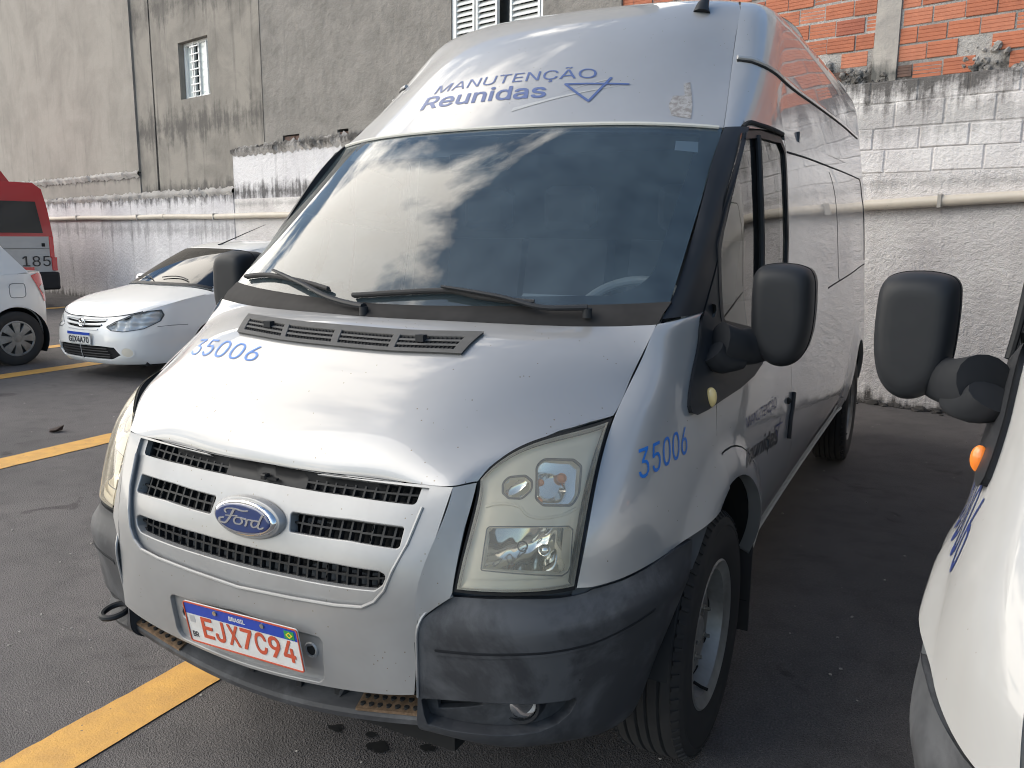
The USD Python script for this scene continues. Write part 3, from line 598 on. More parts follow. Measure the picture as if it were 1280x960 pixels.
UPPER = Patch([
 [(.768,1.419,1.863),(.805,1.475,1.868),(.832,1.62,1.88),(.849,2.05,1.90),(.849,3.2,1.933),(.842,4.4,1.968),(.828,5.2,1.991),(.787,5.5,2.0),(.69,5.62,2.003)],
 [(.737,1.58,1.987),(.779,1.625,1.992),(.811,1.72,2.0),(.832,2.1,2.01),(.835,3.2,2.035),(.826,4.4,2.07),(.812,5.2,2.095),(.772,5.5,2.105),(.675,5.62,2.108)],
 [(.703,1.755,2.13),(.748,1.787,2.133),(.783,1.84,2.132),(.812,2.15,2.13),(.817,3.2,2.147),(.806,4.4,2.185),(.792,5.2,2.21),(.752,5.5,2.22),(.655,5.62,2.225)],
 [(.678,1.90,2.265),(.72,1.93,2.268),(.755,1.985,2.27),(.788,2.28,2.27),(.795,3.2,2.282),(.783,4.4,2.32),(.770,5.2,2.345),(.733,5.5,2.355),(.638,5.62,2.36)],
 [(.656,2.03,2.375),(.692,2.06,2.378),(.722,2.11,2.38),(.757,2.38,2.385),(.763,3.2,2.405),(.753,4.4,2.44),(.738,5.2,2.465),(.698,5.5,2.475),(.608,5.62,2.48)],
 [(.615,2.2,2.445),(.648,2.225,2.446),(.675,2.275,2.447),(.703,2.5,2.455),(.713,3.2,2.475),(.705,4.4,2.51),(.69,5.2,2.53),(.655,5.45,2.54),(.57,5.57,2.545)]])
ROOF = Patch([
 [(0,1.27,1.884),(.3,1.285,1.882),(.55,1.33,1.876),(.70,1.385,1.868),(.768,1.419,1.863)],
 [(0,1.415,2.035),(.3,1.44,2.03),(.54,1.505,2.015),(.68,1.56,1.997),(.737,1.58,1.987)],
 [(0,1.58,2.19),(.3,1.605,2.183),(.52,1.67,2.165),(.65,1.73,2.142),(.703,1.755,2.13)],
 [(0,1.76,2.322),(.3,1.785,2.316),(.5,1.835,2.30),(.62,1.88,2.277),(.678,1.90,2.265)],
 [(0,1.98,2.425),(.3,1.99,2.42),(.48,2.01,2.41),(.60,2.025,2.39),(.656,2.03,2.375)],
 [(0,2.25,2.49),(.3,2.25,2.485),(.47,2.24,2.473),(.57,2.22,2.458),(.615,2.2,2.445)],
 [(0,2.6,2.53),(.3,2.6,2.523),(.5,2.58,2.507),(.63,2.54,2.482),(.703,2.5,2.455)],
 [(0,3.2,2.575),(.3,3.2,2.567),(.5,3.2,2.55),(.64,3.2,2.52),(.713,3.2,2.475)],
 [(0,4.4,2.62),(.3,4.4,2.61),(.5,4.4,2.59),(.64,4.4,2.555),(.705,4.4,2.51)],
 [(0,5.2,2.645),(.3,5.2,2.635),(.5,5.2,2.615),(.62,5.2,2.58),(.69,5.2,2.53)],
 [(0,5.57,2.64),(.25,5.57,2.63),(.42,5.57,2.61),(.52,5.57,2.58),(.57,5.57,2.545)]], sym=True)
BUMP = Patch([
 [(.48,.065,.74),(.56,.098,.742),(.64,.123,.741),(.72,.172,.739),(.785,.245,.737),(.868,.345,.765),(.925,.46,.785),(.952,.585,.805)],
 [(.481,.053,.700),(.56,.083,.700),(.645,.108,.699),(.728,.158,.698),(.798,.232,.699),(.881,.333,.716),(.934,.445,.735),(.955,.565,.755)],
 [(.483,.041,.664),(.56,.068,.664),(.650,.094,.664),(.737,.144,.664),(.812,.219,.666),(.893,.324,.680),(.941,.434,.695),(.957,.55,.712)],
 [(.483,.041,.652),(.56,.067,.652),(.650,.094,.652),(.737,.145,.652),(.811,.220,.654),(.892,.324,.667),(.940,.434,.682),(.956,.547,.70)],
 [(.482,.047,.60),(.56,.072,.60),(.645,.1,.602),(.73,.15,.605),(.805,.225,.612),(.885,.325,.63),(.932,.43,.65),(.95,.535,.67)],
 [(.48,.055,.535),(.56,.08,.535),(.643,.108,.535),(.725,.16,.535),(.797,.235,.54),(.872,.33,.55),(.912,.42,.56),(.925,.50,.58)],
 [(.478,.060,.47),(.555,.083,.465),(.636,.112,.46),(.715,.165,.455),(.785,.24,.455),(.85,.33,.455),(.882,.41,.46),(.895,.47,.475)],
 [(.475,.065,.415),(.55,.088,.405),(.63,.118,.395),(.705,.172,.385),(.77,.245,.375),(.825,.33,.365),(.85,.40,.36),(.86,.45,.36)],
 [(.47,.10,.385),(.54,.12,.375),(.615,.15,.362),(.685,.20,.35),(.74,.27,.34),(.79,.345,.33),(.815,.405,.325),(.825,.45,.325)]])
WIND = Patch([
 [(0,.60,1.290),(.3,.635,1.296),(.55,.70,1.306),(.72,.765,1.315),(.798,.804,1.322)],
 [(0,.905,1.60),(.3,.935,1.60),(.55,.995,1.60),(.71,1.065,1.596),(.784,1.108,1.588)],
 [(0,1.27,1.884),(.3,1.285,1.882),(.55,1.33,1.876),(.70,1.385,1.868),(.768,1.419,1.863)]], sym=True)
PILLAR = Patch([
 [(.789,.765,1.297),(.812,.80,1.30),(.832,.86,1.303),(.847,.955,1.307)],
 [(.790,.90,1.385),(.812,.92,1.39),(.831,.97,1.393),(.844,1.055,1.398)],
 [(.784,1.108,1.588),(.808,1.125,1.59),(.828,1.165,1.593),(.843,1.225,1.598)],
 [(.768,1.419,1.863),(.792,1.44,1.866),(.812,1.475,1.87),(.825,1.52,1.873)]])
PATCHES = dict(HOOD=HOOD, FRONT=FRONT, RECESS=RECESS, PLATEIN=PLATEIN, FACET=FACET, LAMP=LAMP, LAMPIN=LAMPIN, FEND=FEND, SIDE=SIDE, UPPER=UPPER, ROOF=ROOF, BUMP=BUMP, WIND=WIND, PILLAR=PILLAR)

T = {
 'vent_top': [[0.1984,0.8754],[0.3659,0.8371],[0.4926,0.8475],[0.6319,0.8297],[0.7409,0.8532]],
 'vent_bot': [[0.2487,0.6749],[0.3533,0.6713],[0.481,0.6773],[0.6454,0.6604],[0.748,0.6557]],
 'hood_lamp': [[0.8848,0.0003],[0.9435,0.0],[0.9423,0.0501],[0.9436,0.0977],[0.9417,0.1994],[0.9514,0.3072],[0.9755,0.3907],[1.0,0.4442]],
 'recess': [[0.9568,0.0187],[0.9565,0.1061],[0.9472,0.2751],[0.9285,0.4033],[0.9144,0.4891],[0.8907,0.5448],[0.8575,0.5741],[0.7871,0.5705],[0.6607,0.5633],[0.4925,0.5714],[0.4887,0.0],[0.5904,0.0021],[0.7666,0.0061]],
 'slot1': [[0.4653,0.0073],[0.5783,0.012],[0.7561,0.0153],[0.9349,0.018],[0.9325,0.1006],[0.8506,0.0919],[0.7693,0.0821],[0.6288,0.0787],[0.4806,0.0778]],
 'slot2': [[0.6222,0.2079],[0.7873,0.2016],[0.9229,0.2134],[0.924,0.3104],[0.7993,0.2883],[0.6302,0.2864]],
 'slot3': [[0.4561,0.3922],[0.6397,0.3927],[0.7728,0.4021],[0.8875,0.4191],[0.9068,0.4357],[0.8986,0.4755],[0.8806,0.499],[0.7762,0.4912],[0.6453,0.4847],[0.4508,0.4843]],
 'platebox': [[0.709,0.7358],[0.7505,0.7459],[0.7426,0.9643],[0.7267,0.9876],[0.4646,0.9846],[0.5059,0.7018]],
 'towhole': [[0.7049,0.8425]],
 'facet': [[0.0,0.0],[1.0,0.0],[0.9104,0.298],[0.9949,0.7279],[0.9534,0.7655],[0.052,0.9554],[0.0078,0.8606],[0.0,0.7632],[0.0,0.3624]],
 'bumpcut': [[0.1039,0.0162],[0.0164,0.1585],[0.0073,0.255],[0.0,0.6317],[0.1,0.9]],
 'bump_top': [[0.0418,0.0156],[0.1077,0.0133],[0.3069,0.0],[0.5263,0.0152],[0.5748,0.0146],[0.5882,0.0083],[0.6906,0.0224],[0.7872,0.0182],[0.9005,0.0105],[1.0,0.0419]],
 'bumpgroove': [[0.0731,0.2951],[0.1839,0.2937],[0.3126,0.2906],[0.4385,0.2999],[0.5659,0.3078],[0.6751,0.2847],[0.7992,0.2439]],
 'fog_recess': [[0.0144,0.6429],[0.1801,0.6137],[0.3179,0.6118],[0.4384,0.6314],[0.5174,0.6459],[0.5419,0.633],[0.5427,0.6775],[0.5249,0.7289],[0.4844,0.7745],[0.4232,0.8098],[0.3284,0.8268],[0.2342,0.832],[0.1183,0.8535],[0.0416,0.8448],[0.0269,0.7569]],
 'fog': [[0.3693,0.6681]],
 'fogrim': [[0.3296,0.6639],[0.4114,0.6777]],
 'intake': [[0.0521,0.6719],[0.2172,0.6213],[0.222,0.6869],[0.0617,0.7568]],
 'lamp_low': [[0.1442,0.4849],[0.8456,0.3814],[0.9069,0.3485],[0.9614,0.13],[0.9349,0.0986],[0.8792,0.0847],[0.5559,0.1258],[0.1854,0.1689],[0.1776,0.2362]],
 'lamp_ind': [[0.4864,0.8328],[0.5154,0.8471],[0.7648,0.7899],[0.8453,0.733],[0.8816,0.5641],[0.8343,0.5202],[0.5734,0.5656],[0.5077,0.6164]],
 'lamp_indb': [[0.4828,0.7336],[0.5214,0.7662],[0.6029,0.7616],[0.7019,0.7263],[0.7525,0.6656],[0.7677,0.601],[0.7375,0.5566],[0.5692,0.5858],[0.5114,0.6236]],
 'lamp_pos': [[0.2146,0.8034],[0.2596,0.8043],[0.3811,0.7746],[0.4357,0.7276],[0.4427,0.6771],[0.3806,0.637],[0.2779,0.6646],[0.225,0.715]],
 'lamp_line': [[0.0913,0.6469],[0.3734,0.5772],[0.4463,0.5121],[0.5742,0.4722],[0.7267,0.4631],[0.8909,0.4795]],
 'lamp_chin': [[0.035,0.0185],[0.1073,0.1038],[0.5063,0.0962],[0.8942,0.0793],[1.0,0.008],[0.53,0.0237]],
 'fend_gap': [[0.371,0.9823],[0.4299,0.8329],[0.4918,0.5221],[0.4526,0.3722],[0.4605,0.3211],[0.4621,0.2823],[0.4579,0.2601]],
 'fend_bot': [[0.0041,0.0814],[0.0311,0.0766],[0.0883,0.083],[0.1494,0.0929],[0.228,0.1012],[0.2799,0.1091]],
 'sail': [[0.3736,0.9866],[0.3552,0.8815],[0.3123,0.7534],[0.2892,0.6234],[0.2833,0.5612],[0.2948,0.5227],[0.3216,0.5053],[0.3937,0.5015],[0.4976,0.5076],[0.6625,0.5103],[0.8273,0.5323],[0.9502,0.5784],[1.0,0.607],[0.8661,0.6893],[0.7339,0.7737],[0.6658,0.8702],[0.6247,0.9158]],
 'sail_slot': [[0.6042,0.6595],[0.6438,0.6771],[0.8185,0.6431],[0.8472,0.6231],[0.7351,0.6065],[0.6339,0.6155]],
 'repeater': [[0.4122,0.5514]],
 'txt_fend': [[0.0947,0.386],[0.2759,0.3812],[0.2819,0.482],[0.0819,0.4855]],
 'door_handle': [[0.2875,0.315],[0.2781,0.2787],[0.2663,0.2427],[0.2623,0.2063]],
 'door_lock': [[0.2645,0.3067]],
 'door_rear': [[0.2846,0.9664],[0.2864,0.73],[0.2836,0.4735],[0.2839,0.3525],[0.2777,0.2015]],
 'txt_d1': [[0.1207,0.3283],[0.2188,0.3098],[0.2184,0.3525],[0.1215,0.3607]],
 'txt_d2': [[0.0936,0.2699],[0.22,0.2255],[0.2172,0.2763],[0.1102,0.2935]],
 'star_d': [[0.1893,0.2447],[0.233,0.2323],[0.237,0.2795],[0.1965,0.2905]],
 'win': [[0.0993,0.5636],[0.1008,0.6345],[0.1029,0.7143],[0.1203,0.8074],[0.1444,0.8885],[0.1641,0.9557],[0.2054,0.9728],[0.2666,0.9812],[0.279,0.9566],[0.28,0.8543],[0.2848,0.7301],[0.2748,0.4939],[0.2041,0.5054]],
 'divbar': [[0.1964,0.9676],[0.1934,0.858],[0.196,0.7303],[0.1868,0.5225]],
 'sealtop': [[0.0169,0.0],[0.019,0.0186],[0.0242,0.0311],[0.0389,0.0192],[0.0994,0.0]],
 'swage': [[0.289,0.959],[0.3791,0.9634],[0.5538,0.9596],[0.8652,0.9566]],
 'swage2': [[0.8652,0.9566],[0.8844,0.936],[0.8932,0.8866],[0.9113,0.8312],[0.9227,0.5922]],
 'swage3': [[0.9272,0.5729],[0.6968,0.5603],[0.5987,0.5556],[0.5117,0.5505]],
 'panelseam': [[0.5271,0.9415],[0.574,0.8425],[0.5958,0.6488],[0.5979,0.5899],[0.6026,0.5535]],
 'rail': [[0.0035,0.4175],[0.0083,0.4192],[0.0167,0.4098],[0.0346,0.3986],[0.1189,0.3873],[0.3096,0.4042],[0.5617,0.4083],[0.8636,0.4066]],
 'seam': [[0.9981,0.0011],[0.9978,0.0362],[0.9999,0.0841],[1.0,0.1393],[1.0,0.2202]],
 'txt_roof1': [[0.2367,0.0535],[0.7134,0.0544],[0.6975,0.0736],[0.2406,0.0717]],
 'txt_roof2': [[0.2252,0.0341],[0.6086,0.0344],[0.5927,0.053],[0.2227,0.0537]],
 'star_roof': [[0.5328,0.0185],[0.7809,0.0508],[0.7758,0.0591],[0.5144,0.0339]],
 'st': [[0.5305,0.021],[0.7414,0.0578],[0.7163,0.0281],[0.6435,0.0503],[0.7813,0.0502]],
 'peel': [[0.9019,0.0111],[0.8866,0.0126],[0.8728,0.0263],[0.8752,0.0387],[0.8986,0.0402],[0.8888,0.056],[0.9017,0.0592],[0.9122,0.0412],[0.9194,0.029],[0.9262,0.0101]],
 'antenna': [[0.8887,0.1725]],
 'marker': [[0.0,0.1253]],
 'txt_hood': [[0.1543,0.4875],[0.3623,0.5232],[0.3542,0.6176],[0.14,0.6136]],
 'stk': [[0.9157,0.8355],[0.9634,0.8327],[0.9565,0.8993],[0.9102,0.8964]],
 'glass': [[1.0,0.063],[1.0,0.1637],[1.0,0.3427],[1.0,0.5319],[0.9998,0.7317],[0.9887,0.9172],[0.9777,0.9523],[0.8998,0.9459],[0.6615,0.9367],[0.5281,0.9438],[0.6753,0.0096]],
 'glassB': [[0.6449,0.0908],[0.776,0.0614],[0.8929,0.0476],[0.9514,0.0462],[0.9742,0.0716],[0.9996,0.0962]],
 'wipR': [[0.4259,0.0511],[0.4755,0.0632],[0.5223,0.0741],[0.6194,0.0865],[0.6845,0.0616],[0.7816,0.0381]],
 'wiparm': [[0.6092,0.0893],[0.718,0.0513],[0.8214,0.0],[0.874,0.0]],
 'wipL': [[0.0485,0.0675],[0.1613,0.0976],[0.2577,0.0895],[0.3556,0.0684]],
 'wiparmL': [[0.1673,0.1105],[0.2863,0.0661],[0.3906,0.0182],[0.4721,0.0]],
}

# ---------------------------------------------------------------- the van: parts are collected once, then written for each van
yz = lambda p: p[:, 1:]; xz = lambda p: p[:, [0, 2]]; xy = lambda p: p[:, :2]
def circ(cy, cz, r, a0=0, a1=360, n=48): a = np.radians(np.linspace(a0, a1, n)); return np.stack([cy + r * np.cos(a), cz + r * np.sin(a)], 1)
def pol(p, pts, fn=yz): return p.poly(p.find(fn, np.asarray(pts, float)))
def pts_of(p, uv): return p.P(np.asarray(uv, float))
ARCH_R, ARCH_Z = .462, .378
def make_wheel(side=1):
    """centred on the hub, outer face towards +x; parts as (name, mesh, material, subparts)"""
    R = .362
    prof = [(.205, -.095), (.235, -.104), (.300, -.112), (.335, -.104), (.350, -.092), (.358, -.080)]
    tr = []
    for x in np.linspace(-.078, .078, 33):
        g = min(abs(x - c) for c in (-.048, -.016, .016, .048)); tr.append((R - (.009 if g < .0035 else 0) - .006 * (x / .08) ** 4, x))
    prof += tr + [(.358, .080), (.350, .092), (.335, .104), (.322, .108), (.318, .1065), (.300, .112), (.262, .110), (.235, .104), (.222, .099), (.210, .094)]
    tyre = lathe(prof, n=72)
    blocks = []
    for sgn in (-1, 1):
        for a in np.linspace(0, 2 * np.pi, 64, endpoint=False):
            b = bx((-.011, -.005, -.004), (.011, .005, .004)); b.apply_translation((sgn * .0905, 0, .3525)); b.apply_transform(trimesh.transformations.rotation_matrix(sgn * .7, [0, 1, 0], [sgn * .0905, 0, .3525])); b.apply_transform(trimesh.transformations.rotation_matrix(a, [1, 0, 0])); blocks.append(b)
    tyre = trimesh.util.concatenate([tyre] + blocks)
    rim = lathe([(.196, -.09), (.196, .02), (.188, .05), (.192, .082), (.206, .088), (.219, .091), (.2205, .098), (.215, .102), (.209, .097), (.200, .090), (.187, .086), (.181, .060), (.176, .032), (.165, .026)], n=72)
    # dished centre with hand holes
    a = np.linspace(0, 2 * np.pi, 96, endpoint=False)
    rr = [(.172, .028), (.150, .040), (.135, .050), (.115, .052), (.092, .040), (.080, .033), (.055, .033), (.046, .050), (.040, .062), (.030, .066), (.0, .067)]
    dish = lathe(rr, n=72)
    holes = []
    for k in range(8):
        t = k * np.pi / 4 + .2
        h = trimesh.creation.cylinder(radius=.017, height=.012, sections=20); h.apply_transform(trimesh.transformations.rotation_matrix(np.pi / 2 - .55, [0, 1, 0])); h.apply_translation((.0415, 0, .146)); h.apply_transform(trimesh.transformations.rotation_matrix(t, [1, 0, 0])); holes.append(h)
    nuts = []
    for k in range(5):
        t = k * 2 * np.pi / 5 + .35
        n = trimesh.creation.cylinder(radius=.0125, height=.026, sections=6); n.apply_transform(trimesh.transformations.rotation_matrix(np.pi / 2, [0, 1, 0]))
        w = trimesh.creation.cylinder(radius=.016, height=.008, sections=16); w.apply_transform(trimesh.transformations.rotation_matrix(np.pi / 2, [0, 1, 0])); w.apply_translation((-.010, 0, 0))
        st = trimesh.creation.cylinder(radius=.006, height=.045, sections=10); st.apply_transform(trimesh.transformations.rotation_matrix(np.pi / 2, [0, 1, 0])); st.apply_translation((.008, 0, 0))
        m = trimesh.util.concatenate([n, w, st]); m.apply_translation((.046, 0, .075)); m.apply_transform(trimesh.transformations.rotation_matrix(t, [1, 0, 0])); nuts.append(m)
    valve = tube([(.05, .0, -.168), (.075, 0, -.178), (.095, 0, -.182)], .005, 8)
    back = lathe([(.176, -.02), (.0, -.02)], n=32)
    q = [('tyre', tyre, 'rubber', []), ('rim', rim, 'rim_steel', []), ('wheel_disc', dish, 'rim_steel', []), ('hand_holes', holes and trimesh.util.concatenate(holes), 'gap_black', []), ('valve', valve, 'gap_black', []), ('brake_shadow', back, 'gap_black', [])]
    for n in nuts: q.append(('wheel_nut', n, 'bolt', []))
    return [(n, join([m]), mt, s) for n, m, mt, s in q]

VAN = []          # (part name, mesh, material key, [(sub-part name, mesh, material key)])
def vp(name, m, mt, *subs): VAN.append((name, join(m if isinstance(m, list) else [m]), mt, [(a, join(b if isinstance(b, list) else [b]), c) for a, b, c in subs]))
def both(name, m, mt, *subs):
    vp(name, m, mt, *subs)
    m = m if isinstance(m, list) else [m]
    vp(name, [mir(join(m))], mt, *[(a, [mir(join(b if isinstance(b, list) else [b]))], c) for a, b, c in subs])

def build_van_parts():
    # --- bonnet with its air vent
    a = np.linspace(0, 1, 25)
    def along(k, n=25):
        c = np.array(T[k]); c = np.vstack([c]); s = c[:, 0]; f = PchipInterpolator(s, c[:, 1]); x = np.linspace(s[0], s[-1], n); return np.stack([x, f(x)], 1)
    top, bot = along('vent_top'), along('vent_bot')
    # the vent is symmetric about the van's middle
    def symm(c):
        d = c[::-1] * [-1, 1] + [1, 0]; w = np.linspace(0, 1, 25); i = lambda q: np.stack([np.linspace(q[0, 0], q[-1, 0], 25), np.interp(np.linspace(q[0, 0], q[-1, 0], 25), q[:, 0], q[:, 1])], 1)
        return .5 * (i(c) + i(d))
    SC = np.array([HOOD.Lu, HOOD.Lv])
    def vab(aa, bb):
        aa, bb = np.atleast_1d(aa), np.atleast_1d(bb); g = np.linspace(0, 1, 25)
        t = np.stack([np.interp(aa, g, top[:, k]) for k in (0, 1)], 1); b = np.stack([np.interp(aa, g, bot[:, k]) for k in (0, 1)], 1)
        return (t * (1 - bb)[:, None] + b * bb[:, None]) * SC
    def quad(a0, a1, b0, b1, n=8):
        x = np.linspace(a0, a1, n); return Polygon(np.vstack([vab(x, np.full(n, b0)), vab(x[::-1], np.full(n, b1))])).buffer(0)
    outer = quad(0, 1, 0, 1, 24); cells = [(.035, .255), (.275, .488), (.512, .725), (.745, .965)]
    frame = outer.buffer(-.002).buffer(.002).difference(unary_union([quad(x0, x1, .27, .86) for x0, x1 in cells]))
    slats, pins = [], []
    for x0, x1 in cells:
        for b in (.27 + .59 / 3, .27 + .59 * 2 / 3): slats.append(quad(x0, x1, b - .045, b + .045))
        n = 16
        for q in np.linspace(x0, x1, n)[1:-1]: pins.append(quad(q - .0016, q + .0016, .27, .86, 2))
    hl_ = np.array(T['hood_lamp']); side_cut = Polygon(np.vstack([[(hl_[0][0], -.2)], hl_, [(1.2, hl_[-1][1]), (1.2, -.2)]]) * [HOOD.Lu, HOOD.Lv]).buffer(0)
    global HOODPOLY
    HOODPOLY = HOOD.full().difference(side_cut).difference(shapely.affinity.scale(side_cut, -1, 1, origin=(HOOD.Lu / 2, 0)))
    vp('bonnet', [HOOD.panel(HOODPOLY, .003, .03)], 'paint')
    vp('bonnet_vent', [HOOD.panel(frame, 0, .02, off=.0075, flange=.007)], 'vent_grey',
       ('vent_back', [HOOD.panel(outer.buffer(-.004), 0, .03, off=.0012, flange=0)], 'gap_black'),
       *[('vent_slat', [HOOD.panel(s, 0, .02, off=.0052, flange=.003)], 'vent_grey') for s in slats],
       ('vent_pins', [HOOD.panel(unary_union(pins), 0, .02, off=.0040, flange=.002)], 'cowl_grey'))
    for q in (.17, .83):
        vp('washer_jet', [hull(np.vstack([HOOD.P(vab([q], [.5]) / SC) + [0, 0, .008] + d for d in np.array(np.meshgrid([-.012, .012], [-.01, .01], [-.006, .012])).reshape(3, -1).T * [1, 1, 1]]))], 'black_plastic')
    # --- centre of the front
    rec = FRONT.region(T['recess'], True).buffer(.004).buffer(-.004)
    outl = FRONT.full()
    pb = PLATEIN.region(T['platebox'], True); pb = pb.convex_hull.buffer(-.02).buffer(.02)
    lowb = sbox(0, 0, FRONT.Lu, FRONT.Lv)
    face = outl.difference(rec).difference(pb)
    bead = lambda s: None
    vp('front_panel', [FRONT.panel(face.difference(rec.buffer(.002)).difference(pb.buffer(.002)), 0, .03, flange=.014)], 'silver_plastic')
    vp('plate_recess', [PLATEIN.panel(pb.buffer(.006).intersection(FRONT.full()), 0, .03, flange=0)], 'silver_plastic')
    th = np.array(T['towhole'])[0]
    for u, nm in ((th, 1), (th * [-1, 1] + [1, 0], -1)):
        p, n = PLATEIN.pn(u[None]); p, n = p[0], n[0]
        ring = lathe([(.0125, -.004), (.0135, .003), (.017, .0045), (.020, .002), (.021, -.004)], 'y', 28); cap = lathe([(.0, .001), (.013, .001)], 'y', 24)
        ring.vertices[:, 1] *= -1; cap.vertices[:, 1] *= -1
        vp('towing_hole_ring', [xf(ring, TR(*p))], 'silver_plastic', ('towing_hole', [xf(cap, TR(*p))], 'gap_black'))
    s1, s2, s3 = (RECESS.region(T[k]) for k in ('slot1', 'slot2', 'slot3'))
    flip = lambda g: shapely.affinity.scale(g, -1, 1, origin=(RECESS.Lu / 2, 0))
    s1 = unary_union([s1, flip(s1)]).buffer(.01).buffer(-.01); s3 = unary_union([s3, flip(s3)]).buffer(.02).buffer(-.02)
    rnd = lambda g, r: g.buffer(-r).buffer(r)
    s1, s2, s3 = rnd(s1.buffer(.0045), .010), rnd(s2.buffer(.0045), .010), rnd(s3.buffer(.0045), .014)
    slots = [s1, s2, flip(s2), s3]
    recp = rec.buffer(.003).difference(unary_union(slots))
    allslots = unary_union(slots)
    def crown(p):   # the bars between the slots stand proud, the rim by the panel stays low
        uv = None; return np.zeros(len(p))
    vp('grille_surround', [RECESS.panel(recp, 0, .02, off=.004, flange=.030, r=.0035)], 'silver_plastic')
    ex = np.array(rec.exterior.coords); c0 = ex[(ex[:, 1] > FRONT.Lv * .03) if FRONT.P(np.array([[.5, .0]]))[0, 2] > .9 else (ex[:, 1] < FRONT.Lv * .97)]
    k0 = int(np.argmax(np.hypot(*np.diff(np.vstack([c0, c0[:1]]), axis=0).T))) + 1; c0 = np.vstack([c0[k0:], c0[:k0]])
    pb_, nb_ = FRONT.pn(c0 / [FRONT.Lu, FRONT.Lv]); vp('grille_bead', [tube(pb_ + nb_ * .0005, .0042, 8)], 'silver_plastic')
    # three raised rounded bars
    for s in slots:
        b = s.bounds; cellsg = []; nx = max(4, int(round((b[2] - b[0]) / .0285))); w = (b[2] - b[0]) / nx; h = (b[3] - b[1])
        for i in range(nx):
            for cx in [b[0] + (i + .5) * w]:
                col = s.intersection(sbox(cx - .001, b[1] - 1, cx + .001, b[3] + 1)).bounds
                if not col or np.isnan(col[0]): continue
                y0, y1 = col[1], col[3]; m = (y0 + y1) / 2
                for lo, hi in ((y0 + .004, m - .002), (m + .002, y1 - .004)):
                    if hi - lo > .006: cellsg.append(sbox(cx - w / 2 + .0022, lo, cx + w / 2 - .0022, hi))
        if s is s1:
            mid = RECESS.Lu / 2; cellsg = [c for c in cellsg if abs(c.centroid.x - mid) > .115]
        g = s.buffer(.004).difference(unary_union(cellsg))
        vp('grille_mesh', [RECESS.panel(g, 0, .03, off=-.014, flange=.014, r=.001)], 'grille_black', ('grille_void', [RECESS.panel(s.buffer(.004), 0, .05, off=-.040, flange=0)], 'gap_black'))
    vp('bonnet_latch', [bx((.0, .092, .920), (.018, .112, .934), .003), bx((.018, .096, .922), (.05, .106, .927))], 'grille_black')
    # facets beside the grille
    both('front_facet', [FACET.panel(FACET.poly(T['facet']).union(sbox(-.01, 0, .02, FACET.Lv * .9)).intersection(FACET.full()), 0, .03, flange=.006, r=.001)], 'silver_plastic')
    # --- badge
    def oval(w, h, d, y, r=.4):
        a_ = np.linspace(0, 2 * np.pi, 48, endpoint=False); P_ = []
        for k, dy in ((1, 0), (.985, -d * .55), (.94, -d * .9), (.88, -d), (0, -d)): P_.append(np.stack([k * w / 2 * np.cos(a_), np.full(48, y + dy), k * h / 2 * np.sin(a_)], 1))
        return trimesh.convex.convex_hull(np.vstack(P_))
    bc = np.array(PT['badge'])
    tilt = trimesh.transformations.rotation_matrix(-.16, [1, 0, 0]); tilt[:3, 3] = bc
    bs = np.diag([.86, 1, .88, 1.0]); tilt = tilt @ bs
    shell = xf(oval(.262, .118, .02, .026), tilt); rim_ = xf(oval(.232, .098, .012, .008), tilt); blue = xf(oval(.208, .078, .004, -.0035), tilt)
    ford = []
    def stroke(pts, w): ford.append(LineString(curve(pts, 30)).buffer(w, quad_segs=4))
    F_ = [(-.86, .34), (-.93, .52), (-.78, .72), (-.40, .80), (.0, .74), (.30, .84)]; stroke(F_, .055)
    stroke([(-.42, .78), (-.52, .35), (-.68, -.2), (-.92, -.62), (-1.18, -.58), (-1.2, -.3), (-1.0, -.16)], .065)
    stroke([(-.85, .08), (-.55, .14), (-.25, .22)], .045)
    stroke([(-.02, .12), (-.26, .08), (-.38, -.2), (-.26, -.48), (-.06, -.46), (.08, -.18), (.0, .1), (.2, .06)], .055)
    stroke([(.22, .12), (.32, -.1), (.26, -.5)], .055); stroke([(.3, -.12), (.44, .1), (.58, .08)], .055)
    stroke([(.92, .1), (.72, .12), (.58, -.2), (.68, -.48), (.86, -.36), (1.0, .1)], .055); stroke([(1.16, .74), (1.02, .2), (.94, -.34), (1.04, -.5), (1.2, -.36)], .055)
    fs = unary_union(ford); fm = extrude(fs, .02); fv = fm.vertices.copy(); fm.vertices = np.stack([fv[:, 0] * .068, -.0078 - fv[:, 2] * .06, fv[:, 1] * .031 - .002], 1); fm.invert()
    vp('badge', [shell], 'silver_plastic', ('badge_rim', [rim_], 'chrome'), ('badge_oval', [blue], 'badge_blue'), ('badge_lettering', [xf(fm, tilt)], 'chrome'))
    # --- number plate
    c = np.array(PT['plate'])
    pl_o = c[0]; ex, ey = (c[1] - c[0] + c[2] - c[3]) / 2, (c[3] - c[0] + c[2] - c[1]) / 2; pw, ph = np.linalg.norm(ex), np.linalg.norm(ey)
    ex /= pw; ey -= ex * (ex @ ey); ph = np.linalg.norm(ey); ey /= ph; ez = np.cross(ex, ey); M = np.eye(4); M[:3, 0], M[:3, 1], M[:3, 2] = ex, ey, ez; M[:3, 3] = sum(c) / 4 - ex * pw / 2 - ey * ph / 2
    P0 = lambda shape, z, d=.0008: xf(arr(extrude(shape, d), 30), M @ trimesh.transformations.translation_matrix((0, 0, z)))
    W, H = pw, ph; full = shapely.affinity.translate(rrect(W, H, .008), W / 2, H / 2); at = shapely.affinity.translate
    def txt(t, x, y, h, bold=False, sx=1.0): return at(shapely.affinity.scale(text_shape(t, h, bold), sx, 1, origin=(0, 0)), x, y)
    let, x = [], .052
    plate_chars = PLATE_TEXT
